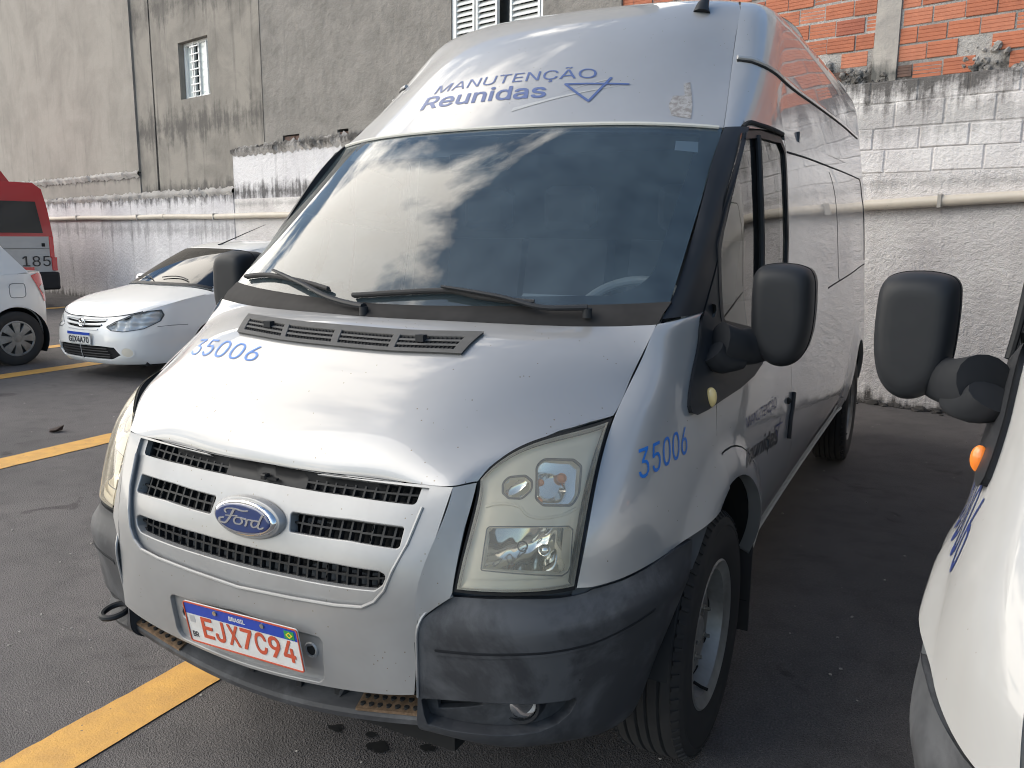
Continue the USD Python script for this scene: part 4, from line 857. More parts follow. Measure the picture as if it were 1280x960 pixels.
    for ch in plate_chars:
        g = text_shape(ch, .056, True); g = shapely.affinity.scale(g, .93 * .040 / max(g.bounds[2], .03) if ch != 'J' else .9, 1, origin=(0, 0)); let.append(at(g, x, .022)); x += .0445
    band = sbox(.004, H - .034, W - .004, H - .004)
    vp('number_plate', [P0(full, -.003, .003)], 'plate_white',
       ('plate_rim', [P0(full.difference(full.buffer(-.003)), 0, .0022)], 'plate_red'),
       ('plate_band', [P0(band, 0)], 'plate_blue'), ('plate_country', [P0(txt('BRASIL', W / 2 - .032, H - .024, .011, True), .0008)], 'plate_white'),
       ('plate_flag', [P0(at(sbox(0, 0, .03, .021), W - .042, H - .031), .0008)], 'flag_green'), ('plate_flag_diamond', [P0(at(Polygon([(.004, .0105), (.015, .019), (.026, .0105), (.015, .002)]).difference(Point(.015, .0105).buffer(.0045)), W - .042, H - .031), .0014)], 'flag_yellow'),
       ('plate_code', [P0(txt('BR', .012, .016, .015, True, .8), 0)], 'plate_dark'), ('plate_seal', [P0(at(sbox(0, 0, .018, .02), .013, .058), 0, .0004)], 'letter_grey'),
       *[('plate_character', [P0(g, 0, .0012)], 'plate_red') for g in let],
       *[('plate_screw', [P0(Point(xx, H - .014).buffer(.006), .0008, .003)], 'bolt') for xx in (.11, W - .11)])
    # --- headlamps
    lamp = LAMP.full(); low, ind, indb, pos = (LAMPIN.region(T[k]) for k in ('lamp_low', 'lamp_ind', 'lamp_indb', 'lamp_pos'))
    low, ind, indb, pos = low.buffer(-.006).buffer(.006), ind.buffer(-.014).buffer(.019), indb.buffer(-.019).buffer(.021), pos.buffer(-.011).buffer(.014)
    def bowl(g, d0, d1, facets=0):
        b = g.bounds; cx, cy = (b[0] + b[2]) / 2, (b[1] + b[3]) / 2
        st, t, _ = tri_poly(g, .008); p, n = LAMPIN.pn(st / [LAMPIN.Lu, LAMPIN.Lv]); q = np.clip(((st[:, 0] - cx) / (b[2] - b[0]) * 2) ** 2 + ((st[:, 1] - cy) / (b[3] - b[1]) * 2) ** 2, 0, 1.6)
        d = d0 + (d1 - d0) * (1 - q / 1.6)
        if facets: d = d + .004 * np.abs(((st[:, 0] - b[0]) / (b[2] - b[0]) * facets) % 1 - .5)
        p = p - n * d[:, None]; m = trimesh.Trimesh(p, t, process=False)
        if (m.face_normals.mean(0) @ n.mean(0)) < 0: m.invert()
        return m
    def bulb(g, d, r, fx=.5, fy=.5):
        b = g.bounds; uv = np.array([[(b[0] + (b[2] - b[0]) * fx) / LAMPIN.Lu, (b[1] + (b[3] - b[1]) * fy) / LAMPIN.Lv]]); p, n = LAMPIN.pn(uv); s_ = trimesh.creation.icosphere(2, r); s_.apply_translation(p[0] - n[0] * d); return s_
    ridge = LAMPIN.line(T['lamp_line'], .0035, .001)
    chin = LAMPIN.region(T['lamp_chin'])
    frame_ = LAMPIN.full().buffer(-.002).difference(unary_union([low, ind, pos]))
    both('headlamp', [LAMP.panel(lamp.buffer(-.010), 0, .02, off=0, flange=.010, r=.004)], 'lamp_glass',
         ('lamp_seal', [LAMP.panel(lamp.buffer(-.001).difference(lamp.buffer(-.010)), 0, .02, off=-.004, flange=.02)], 'gap_black'),
         ('lamp_bezel', [LAMPIN.panel(frame_, 0, .02, off=0, flange=.03, r=.004), ridge], 'lamp_housing'),
         ('lamp_chin', [LAMPIN.panel(chin, 0, .02, off=.008, flange=.012, r=.006)], 'lamp_housing'),
         ('main_reflector', [bowl(low.buffer(.002), .004, .085, 5)], 'reflector'), ('main_bulb', [bulb(low, .035, .013, .40, .55)], 'clear_lens'),
         ('bulb_shield', [bulb(low, .040, .014, .68, .40)], 'chrome'),
         ('indicator_reflector', [bowl(ind.buffer(.002), .006, .022)], 'reflector'), ('indicator_lens', [LAMPIN.panel(indb, 0, .01, off=.002, flange=.02, r=.006)], 'clear_lens'),
         ('indicator_bulb', [bowl(indb.buffer(-.003), .001, .028, 3)], 'reflector'), ('indicator_filter', [bulb(indb, .010, .008, .14, .72), bulb(indb, .012, .012, .78, .70), bulb(indb, .010, .008, .16, .16)], 'lamp_amber'),
         ('lamp_ring', [LAMPIN.panel(g_.buffer(.0022).difference(g_.buffer(-.001)), 0, .012, off=.0015, flange=.004, r=.002) for g_ in (ind, pos)] + [LAMPIN.panel(low.buffer(.001).difference(low.buffer(-.0008)), 0, .012, off=.001, flange=.004, r=.001)], 'interior_seat'),
         ('side_light_reflector', [bowl(pos.buffer(.002), .004, .03, 5)], 'reflector'), ('lamp_box', [LAMP.panel(lamp, 0, .06, off=-.115, flange=0)], 'interior_dark'))
    # --- wings
    gap = np.array(T['fend_gap']); g3 = pts_of(FEND, gap)[:, 1:]
    arch = pol(FEND, circ(HUBF, ARCH_Z, ARCH_R, 0, 360, 72))
    fb = np.array(T['fend_bot']); fb3 = pts_of(FEND, fb)[:, 1:]
    wing_pts = [(u, v) for u, v in fb] + [tuple(FEND.find(yz, np.array([[.70, .79]]))[0])]
    lowcut = Polygon(np.vstack([[(-.1, -.1)], fb * [1, 1], [(fb[-1][0] + .15, fb[-1][1] + .02), (fb[-1][0] + .15, -.1)]]) * [FEND.Lu, FEND.Lv]).buffer(0)
    rear = Polygon(np.vstack([gap, [(1.2, gap[-1][1] - .0), (1.2, 1.2), (gap[0][0], 1.2)]]) * [FEND.Lu, FEND.Lv]).buffer(0)
    low_end = g3[-1]; rear = rear.union(pol(FEND, [(low_end[0], low_end[1] + .005), (low_end[0] + .012, .62), (1.6, .62), (1.6, low_end[1] + .005)]))
    wing = FEND.full().difference(lowcut).difference(rear).difference(arch)
    wing = max(getattr(wing, 'geoms', [wing]), key=lambda g: g.area)
    both('front_wing', [FEND.panel(wing, .0025, .025, flange=.03)], 'side')
    # --- doors
    def sidepts(k): return SIDE.P(np.array(T[k]))[:, 1:]
    dr = sidepts('door_rear'); yb = float(dr[1:, 0].mean()) + .01
    dpoly = pol(SIDE, [tuple(p) for p in g3] + [tuple(p) for p in circ(HUBF, ARCH_Z, .545, 97, 12, 14)] + [(1.475, .535), (yb, .535), (yb, 1.0), (yb, 1.6), (yb - .005, 1.885), (1.75, 1.876), (1.52, 1.862), (1.225, 1.59), (1.06, 1.40), (.965, 1.312)])
    win = SIDE.region(T['win']).buffer(-.03).buffer(.03)
    wino = win.buffer(.004)
    glassp = win.buffer(.012)
    ring = win.buffer(.016).difference(win.buffer(-.010)).intersection(dpoly.buffer(.03))
    db = SIDE.P(np.array(T['divbar'])); dbar = SIDE.line(T['divbar'], .011, .003, 8)
    blk = pol(SIDE, [(.80, 1.24), (1.09, 1.24), (1.33, 1.56), (1.575, 1.835), (1.50, 1.90), (1.1, 1.6), (.8, 1.35)]).buffer(.001)
    biggest = lambda g: max(getattr(g, 'geoms', [g]), key=lambda q: q.area)
    both('front_door', [SIDE.panel(dpoly.difference(wino).difference(blk), .003, .03, flange=.03)], 'side', ('door_frame', [SIDE.panel(biggest(dpoly.difference(wino).intersection(blk)), .001, .03, off=.001, flange=.02)], 'black_plastic'),
         ('door_glass', [SIDE.panel(glassp, 0, .04, off=-.006, flange=0)], 'side_glass'), ('window_seal', [SIDE.panel(ring, 0, .02, off=.003, flange=.012)], 'black_plastic'), ('window_bar', [dbar], 'black_plastic'),
         ('door_handle', [SIDE.line(T['door_handle'], .009, .006, 8)], 'black_plastic'), ('door_lock', [bulbs(SIDE, T['door_lock'][0], .014)], 'gap_black'))
    flr = pol(SIDE, list(map(tuple, circ(HUBF, ARCH_Z, .545, 97, 12, 14))) + [(1.475, .535), (1.475, .46)] + list(map(tuple, circ(HUBF, ARCH_Z, ARCH_R, 8, 97, 20))))
    both('arch_flare', [SIDE.panel(flr, .002, .02, flange=.04)], 'side')
    sill = pol(SIDE, [(1.475, .45), (yb, .45), (4.16, .455), (4.19, .50), (4.17, .53), (yb, .535), (1.475, .535)])
    both('sill', [SIDE.panel(sill, .002, .03, flange=.02)], 'side', ('sill_trim', [tube(SIDE.P(SIDE.find(yz, np.stack([np.linspace(1.44, 4.15, 16), np.full(16, .462)], 1))) + [.004, 0, 0], .009, 6)], 'tape_beige'))
    # --- load space side
    archr = pol(SIDE, circ(HUBR, ARCH_Z, ARCH_R, 0, 360, 72)); Lu, Lv = SIDE.Lu, SIDE.Lv
    cargo = pol(SIDE, [(yb + .003, .535), (4.16, .53), (4.22, .44)], yz) if False else None
    ub = SIDE.find(yz, np.array([[yb, .9]]))[0, 0]
    lowline = SIDE.find(yz, np.array([[yb, .535], [3.2, .535], [4.15, .535], [4.2, .50], [5.0, .50], [5.3, .52], [5.62, .53]]))
    cpoly = Polygon(np.vstack([lowline, [(1, lowline[-1, 1]), (1, 1), (ub, 1)]]) * [Lu, Lv]).buffer(0).difference(archr)
    sw = [SIDE.line(T[k], .0048, -.0014, 6) for k in ('swage', 'swage2', 'swage3')]
    both('load_side', [SIDE.panel(cpoly, .0, .06, flange=.03)], 'side', ('side_crease', sw, 'gap_black'), ('panel_joint', [SIDE.line(T['panelseam'], .0022, -.0006, 6)], 'gap_black'))
    both('upper_side', [UPPER.panel(UPPER.full(), .0, .05, flange=.006)], 'side', ('drip_rail', [UPPER.line(T['rail'], .010, .002, 8, 60)], 'side'), ('rail_shadow', [UPPER.line(np.array(T['rail']) - [0, .016], .006, .0, 8, 60)], 'gap_black'), ('door_top_seal', [UPPER.line(T['sealtop'], .008, .003, 8)], 'gap_black'))
    vp('roof', [ROOF.panel(ROOF.full(), .0015, .05, flange=.012)], 'paint', ('screen_strip', [tube(WIND.P(np.stack([np.linspace(.01, .99, 40), np.full(40, .995)], 1)) + [0, -.004, .003], .006, 6)], 'tape_beige'))
    # --- rear
    rl = np.array([(.79, 5.62, .53), (.79, 5.62, .85), (.755, 5.62, 1.3), (.69, 5.62, 2.0), (.66, 5.62, 2.205), (.57, 5.57, 2.545)])
    Vr = np.vstack([rl, (rl * [-1, 1, 1])[::-1]]); m = trimesh.convex.convex_hull(np.vstack([Vr, Vr - [0, .02, 0]]))
    vp('rear_doors', [m], 'paint', ('door_joint', [bx((-.004, 5.615, .55), (.004, 5.624, 2.5))], 'gap_black'))
    vp('rear_bumper', [bx((-.82, 5.50, .42), (.82, 5.70, .56), .03)], 'bumper_grey')
    # --- front bumper
    cut = Polygon(np.vstack([np.array(T['bumpcut'])[:3], [(-.02, .3), (-.1, .5), (-.1, -.1), (np.array(T['bumpcut'])[0][0], -.1)]]) * [BUMP.Lu, BUMP.Lv]).buffer(0)
    fr = BUMP.region(T['fog_recess']).buffer(-.008).buffer(.008)
    bt = np.array(T['bump_top']); bt = bt[np.argsort(bt[:, 0])]; cut = cut.union(Polygon(np.vstack([[(-.1, bt[0, 1])], bt + [0, .004], [(1.1, bt[-1, 1]), (1.1, -.2), (-.1, -.2)]]) * [BUMP.Lu, BUMP.Lv]).buffer(0))
    bfull = BUMP.full().difference(cut)
    gr = LineString(curve(np.array(T['bumpgroove']) * [BUMP.Lu, BUMP.Lv], 40))
    fq = np.array(T['fog'])[0]; fp, fn_ = BUMP.pn(fq[None]); fp, fn_ = fp[0] - fn_[0] * .040, fn_[0]
    fa = trimesh.geometry.align_vectors([0, -1, 0], np.array([.18, -.98, .08]) / np.linalg.norm([.18, -.98, .08])); fa[:3, 3] = fp + np.array([0, -.012, 0])
    fl = lathe([(.0, .012), (.022, .009), (.036, .0), (.0385, -.012)], 'y', 32); fl.vertices[:, 1] *= -1
    fh = lathe([(.0385, -.01), (.040, .004), (.046, .005), (.050, -.004), (.052, -.04)], 'y', 36); fh.vertices[:, 1] *= -1
    frf = lathe([(.037, -.004), (.025, -.02), (.008, -.03), (.0, -.03)], 'y', 28); frf.vertices[:, 1] *= -1
    ip = BUMP.region(T['intake'])
    both('bumper_corner', [BUMP.panel(bfull.difference(fr), .002, .022, flange=.03)], 'bumper_grey',
         ('bumper_groove', [BUMP.panel(gr.buffer(.0024), 0, .02, off=.0010, flange=.001, r=.0005)], 'black_plastic'), ('bumper_bead', [BUMP.panel(shapely.affinity.translate(gr, 0, .0058 if BUMP.P(np.array([[.5, .9]]))[0, 2] < BUMP.P(np.array([[.5, .1]]))[0, 2] else -.0058).buffer(.0032), 0, .02, off=.0022, flange=.002, r=.002)], 'bumper_grey'),
         ('fog_pocket', [BUMP.panel(fr.buffer(.004).difference(ip), 0, .02, off=-.032, flange=.02)], 'bumper_grey'), ('fog_pocket_wall', [rimwall(BUMP, fr, 0, -.034)], 'bumper_grey'), ('fog_intake', [BUMP.panel(ip.buffer(.004), 0, .03, off=-.055, flange=0)], 'gap_black'),
         ('fog_lamp', [xf(fl, fa)], 'clear_lens'), ('fog_reflector', [xf(frf, fa)], 'lamp_bright'), ('fog_bezel', [xf(fh, fa)], 'black_plastic'))
    edge = np.array(T['bumpcut'])[:4]
    both('bumper_edge_trim', [BUMP.line(np.clip(edge + [.004, 0], 0, 1), .0035, .001, 6)], 'silver_plastic')
    # --- lower valance with step
    xs = np.linspace(-.476, .476, 41); lipz = lambda x: .372 + .30 * x ** 2 - .12 * abs(x) ** 3; lipy = lambda x: .062 + .06 * x ** 2
    prof = [(.15, .07), (.11, .052), (.025, .018), (.004, .006), (.0, -.004), (.004, -.018), (.03, -.032), (.12, -.026)]
    V, F = [], []
    for x in xs:
        for dy, dz in prof: V.append((x, lipy(x) + dy, lipz(x) + dz))
    k = len(prof)
    for i in range(len(xs) - 1):
        for j in range(k - 1): F += [[i * k + j, (i + 1) * k + j, (i + 1) * k + j + 1], [i * k + j, (i + 1) * k + j + 1, i * k + j + 1]]
    struts = [bx((x - .008, lipy(x) + .03, lipz(x) + .015), (x + .008, .16, .475)) for x in (-.33, -.06, .1, .22)] + [hull([(x, lipy(x) + .02, lipz(x) + .02), (x + .05, lipy(x) + .1, lipz(x) + .05), (x, .12, .49), (x + .06, .16, .49), (x - .004, lipy(x) + .02, lipz(x) + .02), (x + .03, .12, .47)]) for x in (.235,)]
    m = trimesh.Trimesh(V, F, process=False)
    vp('front_valance', [m], 'bumper_grey', *[('valance_strut', [s_], 'black_plastic') for s_ in struts], ('valance_back', [bx((-.46, .16, .41), (.46, .2, .56))], 'gap_black'))
    for sg in (1, -1):
        st_ = []; x0, x1 = .288, .474
        px = lambda x, f: np.array([sg * x, lipy(x) + .000 + f * .066, lipz(x) + .012 + f * .028])
        pl = hull([px(x0 + .01, 0), px(x1, 0), px(x0, 1), px(x1, 1), px(x0 + .01, 0) - [0, 0, .006], px(x1, 0) - [0, 0, .006], px(x0, 1) - [0, 0, .006], px(x1, 1) - [0, 0, .006]])
        dots = []
        for i in range(7):
            for j in range(3):
                d_ = trimesh.creation.cylinder(radius=.0065, height=.006, sections=10); d_.apply_translation(px(x0 + .022 + i * .0245, .2 + j * .3) + [0, 0, .001]); dots.append(d_)
        vp('step_plate', [pl], 'step_metal', ('step_studs', [trimesh.util.concatenate(dots)], 'gap_black'))
    te = np.array(PT['tow_eye'])
    vp('tow_eye', [tube([te + [.0 + .032 * math.cos(t), -.02 + .038 * math.sin(t), .006 * math.sin(t)] for t in np.linspace(0, 2 * np.pi, 24)], .009, 8), tube([te + [.02, .0, 0], te + [.10, .10, .01]], .012, 8)], 'black_plastic')
    # --- windscreen, scuttle, wipers
    Lw, Hw = WIND.Lu, WIND.Lv
    clear = sbox(.045 * Lw, .085 * Hw, .955 * Lw, .955 * Hw); clear = clear.buffer(-.11).buffer(.11)
    clear = clear.union(sbox(.045 * Lw + .02, .6 * Hw, .955 * Lw - .02, .955 * Hw).buffer(.02).intersection(sbox(.045 * Lw, 0, .955 * Lw, .955 * Hw)))
    wfull = sbox(0, .02 * Hw, Lw, Hw)
    vp('windscreen', [WIND.panel(wfull, .004, .05, off=.0, flange=0)], 'windscreen_glass', ('screen_border', [WIND.panel(wfull.difference(clear), .004, .03, off=-.006, flange=.01)], 'black_gloss'))
    xs = np.linspace(-.80, .80, 33); V, F = [], []
    for x in xs:
        u = (x / .80 + 1) / 2; a0 = HOOD.P(np.array([[u, 1.0]]))[0]; b0 = WIND.P(np.array([[u, .025]]))[0]
        e_ = np.clip((abs(x) - .74) / .06, 0, 1)
        for q, dz in ((0, -.03), (0, -.004), (.35, .002), (.7, -.002), (1.0, -.004), (1.25, -.05)):
            p = a0 * (1 - q) + b0 * q if abs(x) < .79 else a0 * (1 - q) + b0 * q
            p = p + [0, .006 * q, dz + .012 * q]; V.append(p)
    for i in range(len(xs) - 1):
        for j in range(5): F += [[i * 6 + j, (i + 1) * 6 + j, (i + 1) * 6 + j + 1], [i * 6 + j, (i + 1) * 6 + j + 1, i * 6 + j + 1]]
    vp('scuttle_panel', [trimesh.Trimesh(V, F, process=False)], 'cowl_grey')
    for kb, ka in (('wipR', 'wiparm'), ('wipL', 'wiparmL')):
        blade = WIND.line(T[kb], .007, .016, 8); uv = np.array(T[ka]); uv[-1, 1] = max(uv[-1, 1], .0)
        c3, n3 = WIND.pn(np.clip(curve(uv * [Lw, Hw], 16) / [Lw, Hw], 0, 1)); offs = np.linspace(.03, .03, 16); p3 = c3 + n3 * offs[:, None]
        vp('wiper', [tube(p3, np.linspace(.007, .014, 16), 8, flat=.6)], 'black_plastic', ('wiper_blade', [blade, WIND.line(T[kb], .004, .006, 6)], 'rubber'), ('wiper_spindle', [xf(trimesh.creation.cylinder(radius=.013, height=.026, sections=20), TR(*(p3[-1] + [0, -.0, -.015])))], 'black_plastic'))
    both('windscreen_pillar', [PILLAR.panel(PILLAR.full(), .0015, .03, off=.004, flange=.02)], 'black_plastic')
    # --- mirror base, mirror
    sail = FEND.poly(T['sail']); slot_ = FEND.poly(T['sail_slot'])
    rp_, rn_ = FEND.pn(np.array(T['repeater'])); sp = trimesh.creation.icosphere(3, 1.0); sp.apply_scale([.017, .015, .028]); sp.apply_translation(rp_[0] + rn_[0] * .016)
    both('mirror_base', [FEND.panel(sail.buffer(-.006).buffer(.006), 0, .02, off=.014, flange=.02, r=.008)], 'black_plastic', ('side_repeater', [sp], 'repeater_lens'))
    # housing drawn as the outline seen from the front, thickened towards the rear
    YM = 1.075
    o2 = np.array(PT['mirror'])
    o2 = np.vstack([o2, o2[:1]]); tq = np.linspace(0, 1, len(o2)); from_ = lambda n: np.stack([np.interp(np.linspace(0, 1, n, endpoint=False), tq, o2[:, k]) for k in range(3)], 1)
    o2 = from_(96); ker = np.ones(7) / 7; o2 = np.stack([np.convolve(np.r_[o2[-3:, k], o2[:, k], o2[:3, k]], ker, 'valid') for k in range(3)], 1); oc = o2.mean(0); o2 = oc + (o2 - oc) * 1.015; P_ = []
    for t in np.linspace(0, 1, 12): q = math.cos(t * 1.5); P_.append((o2 - oc) * [.25 + .75 * q ** .45, 1, .45 + .55 * q ** .45] + oc + [0, -.075 * math.sin(t * 1.571), 0])
    for y, sc in ((.03, 1.0), (.075, .985), (.085, .965)): P_.append((o2 - oc) * [sc, 1, sc] + oc + [0, y, 0])
    hs = trimesh.convex.convex_hull(np.vstack(P_))
    seam_ = tube(np.vstack([(o2 - oc) * 1.001 + oc + [0, .012, 0]] + [((o2 - oc) * 1.001 + oc + [0, .012, 0])[:1]]), .0022, 5)
    gl = trimesh.convex.convex_hull(np.vstack([(o2 - oc) * [.86, 1, .9] + oc + [0, .0855, 0], (o2 - oc) * [.86, 1, .9] + oc + [0, .0875, 0]]))
    arm = tube(curve([(.905, .93, 1.225), (.935, .97, 1.215), (.97, 1.03, 1.21), (1.03, 1.085, 1.245)], 18), np.interp(np.linspace(0, 1, 18), [0, .4, .7, 1], [.046, .038, .039, .048]), 18, flat=1.35)
    arm0 = tube(curve([(.893, .90, 1.205), (.92, .93, 1.175), (.955, .99, 1.172)], 10), np.linspace(.036, .022, 10), 14, flat=1.1)
    both('wing_mirror', [hs], 'black_plastic', ('mirror_seam', [seam_], 'gap_black'), ('mirror_arm', [arm], 'black_plastic'), ('mirror_foot', [arm0], 'black_plastic'), ('mirror_glass', [gl], 'chrome'))
    # --- wheels
    w = make_wheel()
    for hy in (HUBF, HUBR):
        for s in (1, -1):
            parts = [(n, xf(m if s > 0 else mir(m), TR(s * .832, hy, WZ)), mt) for n, m, mt, _ in w]
            VAN.append(('wheel', parts[0][1], 'rubber', parts[1:]))
    # --- wheel wells, underside, inner shell
    for hy in (HUBF, HUBR):
        for s in (1, -1):
            a_ = np.radians(np.linspace(-12, 172, 24)); V = []
            for x in (.935 if hy == HUBF else .92, .50):
                for t in a_: V.append((s * x, hy + .475 * math.cos(t), ARCH_Z + .475 * math.sin(t)))
            F = []
            for j in range(23): F += [[j, j + 1, 24 + j], [j + 1, 25 + j, 24 + j]]
            V.append((s * .5, hy, ARCH_Z)); F += [[24 + j, 25 + j, 48] for j in range(23)]
            vp('wheel_arch_liner', [trimesh.Trimesh(V, F, process=False)], 'gap_black')
    for s in (1, -1):
        vp('mud_flap', [bx((s * .70, 1.40, .17), (s * .945, 1.412, .56))], 'rubber')
    vp('underbody', [bx((-.48, .22, .26), (.48, 5.4, .5)), bx((-.88, 1.46, .40), (.88, 4.1, .5)), bx((-.75, 5.15, .35), (.75, 5.5, .5))], 'gap_black')
    shell = []
    for p, cutp in ((HOOD, None), (FRONT, None), (FACET, None), (BUMP, fr.buffer(.03)), (UPPER, None)):
        g = (HOODPOLY if p is HOOD else p.full()) if cutp is None else p.full().difference(cutp)
        m = p.panel(g, 0, .08, off=-.055 if p is FRONT else -.03, flange=0)
        shell.append(m)
        if p not in (HOOD, FRONT): shell.append(mir(m))
    for p, g in ((FEND, FEND.full().difference(arch.buffer(.01))), (SIDE, SIDE.full().intersection(sbox(0, 0, SIDE.Lu, SIDE.Lv)).difference(unary_union([glassp.buffer(.03), arch_side(), archr.buffer(.01)])).difference(frontcut()))):
        m = p.panel(g, 0, .08, off=-.018, flange=0); shell += [m, mir(m)]
    vp('inner_shell', shell, 'interior_dark')
    # --- cab
    vp('dashboard', [hull([(x, y, z) for x in (-.74, .74) for y, z in ((.78, 1.24), (.95, 1.27), (1.25, 1.25), (1.38, 1.17), (1.38, .8), (.78, .8))]), hull([(x, y, z) for x in (.2, .68) for y, z in ((1.02, 1.26), (1.12, 1.325), (1.3, 1.31), (1.36, 1.2))]), hull([(x, y, z) for x in (-.66, -.22) for y, z in ((1.05, 1.25), (1.15, 1.29), (1.3, 1.28), (1.36, 1.2))])], 'dash_grey')
    sw_c = np.array([.43, 1.52, 1.235]); sR = trimesh.transformations.rotation_matrix(math.radians(-52), [1, 0, 0])[:3, :3]
    ringp = np.array([sR @ np.array([.2 * math.cos(t), .0, .2 * math.sin(t)]) + sw_c for t in np.linspace(0, 2 * np.pi, 40)])
    ringp = np.array([np.array([.2 * math.cos(t), .2 * math.sin(t) * math.cos(.62), .2 * math.sin(t) * math.sin(.62)]) + sw_c for t in np.linspace(0, 2 * np.pi, 40)])
    vp('steering_wheel', [tube(ringp, .018, 10, cap=False)], 'wheel_grey', ('wheel_hub', [tube([sw_c + [-.19, 0, 0], sw_c + [0, -.03, -.03], sw_c + [.19, 0, 0]], .03, 8), tube([sw_c, sw_c + [0, -.25, -.18]], .04, 8)], 'interior_dark'))
    for x in (-.55, -.12, .43):
        wd = .2 if x < 0 else .24
        vp('cab_seat', [bx((x - wd, 1.62, .75), (x + wd, 2.12, .93), .05), hull([(x + a_ * wd, y, z) for a_ in (-1, 1) for y, z in ((2.05, .85), (2.2, .85), (2.2, 1.5), (2.3, 1.5))]), bx((x - .13, 2.18, 1.54), (x + .13, 2.28, 1.74), .04)], 'interior_seat')
    vp('bulkhead', [bx((-.85, 2.36, .5), (.85, 2.38, 1.95))], 'interior_dark', ('bulkhead_notice', [bx((.27, 2.30, 1.32), (.60, 2.304, 1.47))], 'interior_light'))
    vp('cab_ceiling', [hull([(sx * .74, 1.44, 1.855) for sx in (-1, 1)] + [(sx * .80, 2.36, 1.90) for sx in (-1, 1)] + [(sx * .74, 1.44, 1.865) for sx in (-1, 1)] + [(0, 1.31, 1.875), (0, 2.36, 1.9)])], 'interior_dark')
    vp('sun_visor', [hull([(x, y, z) for x in (-.62, .0) for y, z in ((1.33, 1.865), (1.35, 1.85), (1.27, 1.78), (1.255, 1.79))])], 'interior_dark')
    vp('interior_mirror', [bx((-.12, 1.16, 1.73), (.12, 1.19, 1.79), .012)], 'black_plastic')
    aq = np.array(T['antenna']); ap, an = ROOF.pn(aq); ab = ap[0]
    vp('aerial', [tube([ab + [0, 0, -.01], ab + [0, .01, .02], ab + [.005, .05, .06], ab + [.01, .20, .28]], [.035, .024, .010, .004], 10)], 'black_plastic')
    s_ = trimesh.creation.icosphere(2, .010); s_.apply_translation(UPPER.P(np.array([[.03, .33]]))[0] * [-1, 1, 1])
    vp('roof_marker', [s_], 'tape_beige')
    vp('screen_sticker', [WIND.decal(sbox(0, 0, 2, 1), T['stk'], .02, -.003)], 'letter_grey')
    vp('peeled_patch', [ROOF.panel(ROOF.poly(T['peel']), 0, .02, off=.0012, flange=0)], 'rust_peel')

def rimwall(p, g, o0, o1):
    st, t, rings = tri_poly(g, .02); V, F, k = [], [], 0
    for r in rings:
        a, n = p.pn(st[r] / [p.Lu, p.Lv]); m = len(r); V += [a + n * o0, a + n * o1]; j = np.arange(m); j2 = (j + 1) % m
        F.append(np.vstack([np.stack([k + j, k + m + j, k + m + j2], 1), np.stack([k + j, k + m + j2, k + j2], 1)])); k += 2 * m
    return trimesh.Trimesh(np.vstack(V), np.vstack(F), process=False)
def bulbs(p, uv, r):
    q, n = p.pn(np.array([uv])); s_ = trimesh.creation.icosphere(2, r); s_.apply_translation(q[0]); return s_
def arch_side(): return pol(SIDE, circ(HUBF, ARCH_Z, ARCH_R + .01, 0, 360, 72))
def frontcut(): 
    u = SIDE.find(yz, np.array([[.98, .7]]))[0, 0]; a = pol(SIDE, [(.6, 1.30), (.95, 1.31), (1.2, 1.58), (1.52, 1.87), (1.52, 2.1), (.5, 2.1)])
    return sbox(-1, -1, u * SIDE.Lu, 9).union(a)
PLATE_TEXT = 'EJX7C94'
build_van_parts()

STUFF = {'vent_pins', 'grille_mesh', 'step_studs', 'hand_holes'}
STAR = [((.0, .02), (.93, 1.0)), ((.93, 1.0), (.66, .28)), ((.66, .28), (.43, .80)), ((.43, .80), (1.0, .80)), ((1.0, .80), (.0, .02))]
def write_van(label, mats, loc, rz=0.0, skip=(), name='delivery_van', group=None, mirror_out=0.0):
    root = thing(name, label, 'van', loc, rz, group)
    for n, m, mt, subs in VAN:
        if n in skip: continue
        if n == 'wing_mirror' and mirror_out:
            def out(q): v, f, nn = q; v = v.copy(); v[:, 0] += np.sign(v[:, 0]) * mirror_out * np.clip((np.abs(v[:, 0]) - .885) / .06, 0, 1); return v, f, nn
            m = out(m); subs = [(a, out(b), c) for a, b, c in subs]
        p = emit(root, n, m, mats.get(mt, mt), kind='stuff' if n in STUFF else None)
        for a, b, c in subs: emit(p, a, b, mats.get(c, c), kind='stuff' if a in STUFF else None)
    return root

V1 = write_van('silver high-roof panel van parked nose-on, numbered 35006 on its bonnet', {'paint': 'silver_paint', 'side': 'silver_side'}, (0, 0, 0))
num = text_shape('35006', 1, False, .0)
emit(V1, 'bonnet_number', HOOD.decal(num, T['txt_hood']), 'letter_blue')
emit(V1, 'wing_number', FEND.decal(num, T['txt_fend']), 'letter_blue')
emit(V1, 'roof_lettering', ROOF.decal(text_shape('MANUTENÇÃO', 1, False, .0), T['txt_roof1']), 'letter_faded')
emit(V1, 'roof_lettering', ROOF.decal(text_shape('Reunidas', 1, True, .0), T['txt_roof2']), 'letter_faded')
def star(p, pts, w):
    q = np.array(pts) * [p.Lu, p.Lv]
    a, tip, low_, left, right = q
    gold = Polygon([a + [0, w], a - [0, w], right]).buffer(0).union(Polygon([a + [w, w], a, tip, tip * .97 + a * .03 + [w, 0]]).buffer(0))
    tri = unary_union([LineString(x).buffer(w * .45) for x in ((tip, low_), (low_, left), (left, right))])
    return gold, tri
g_, t_ = star(ROOF, T['st'], .010)
emit(V1, 'roof_emblem', ROOF.panel(g_, 0, .03, off=.0012, flange=0), 'letter_grey')
emit(V1, 'roof_emblem', ROOF.panel(t_, 0, .03, off=.0022, flange=0), 'letter_faded')
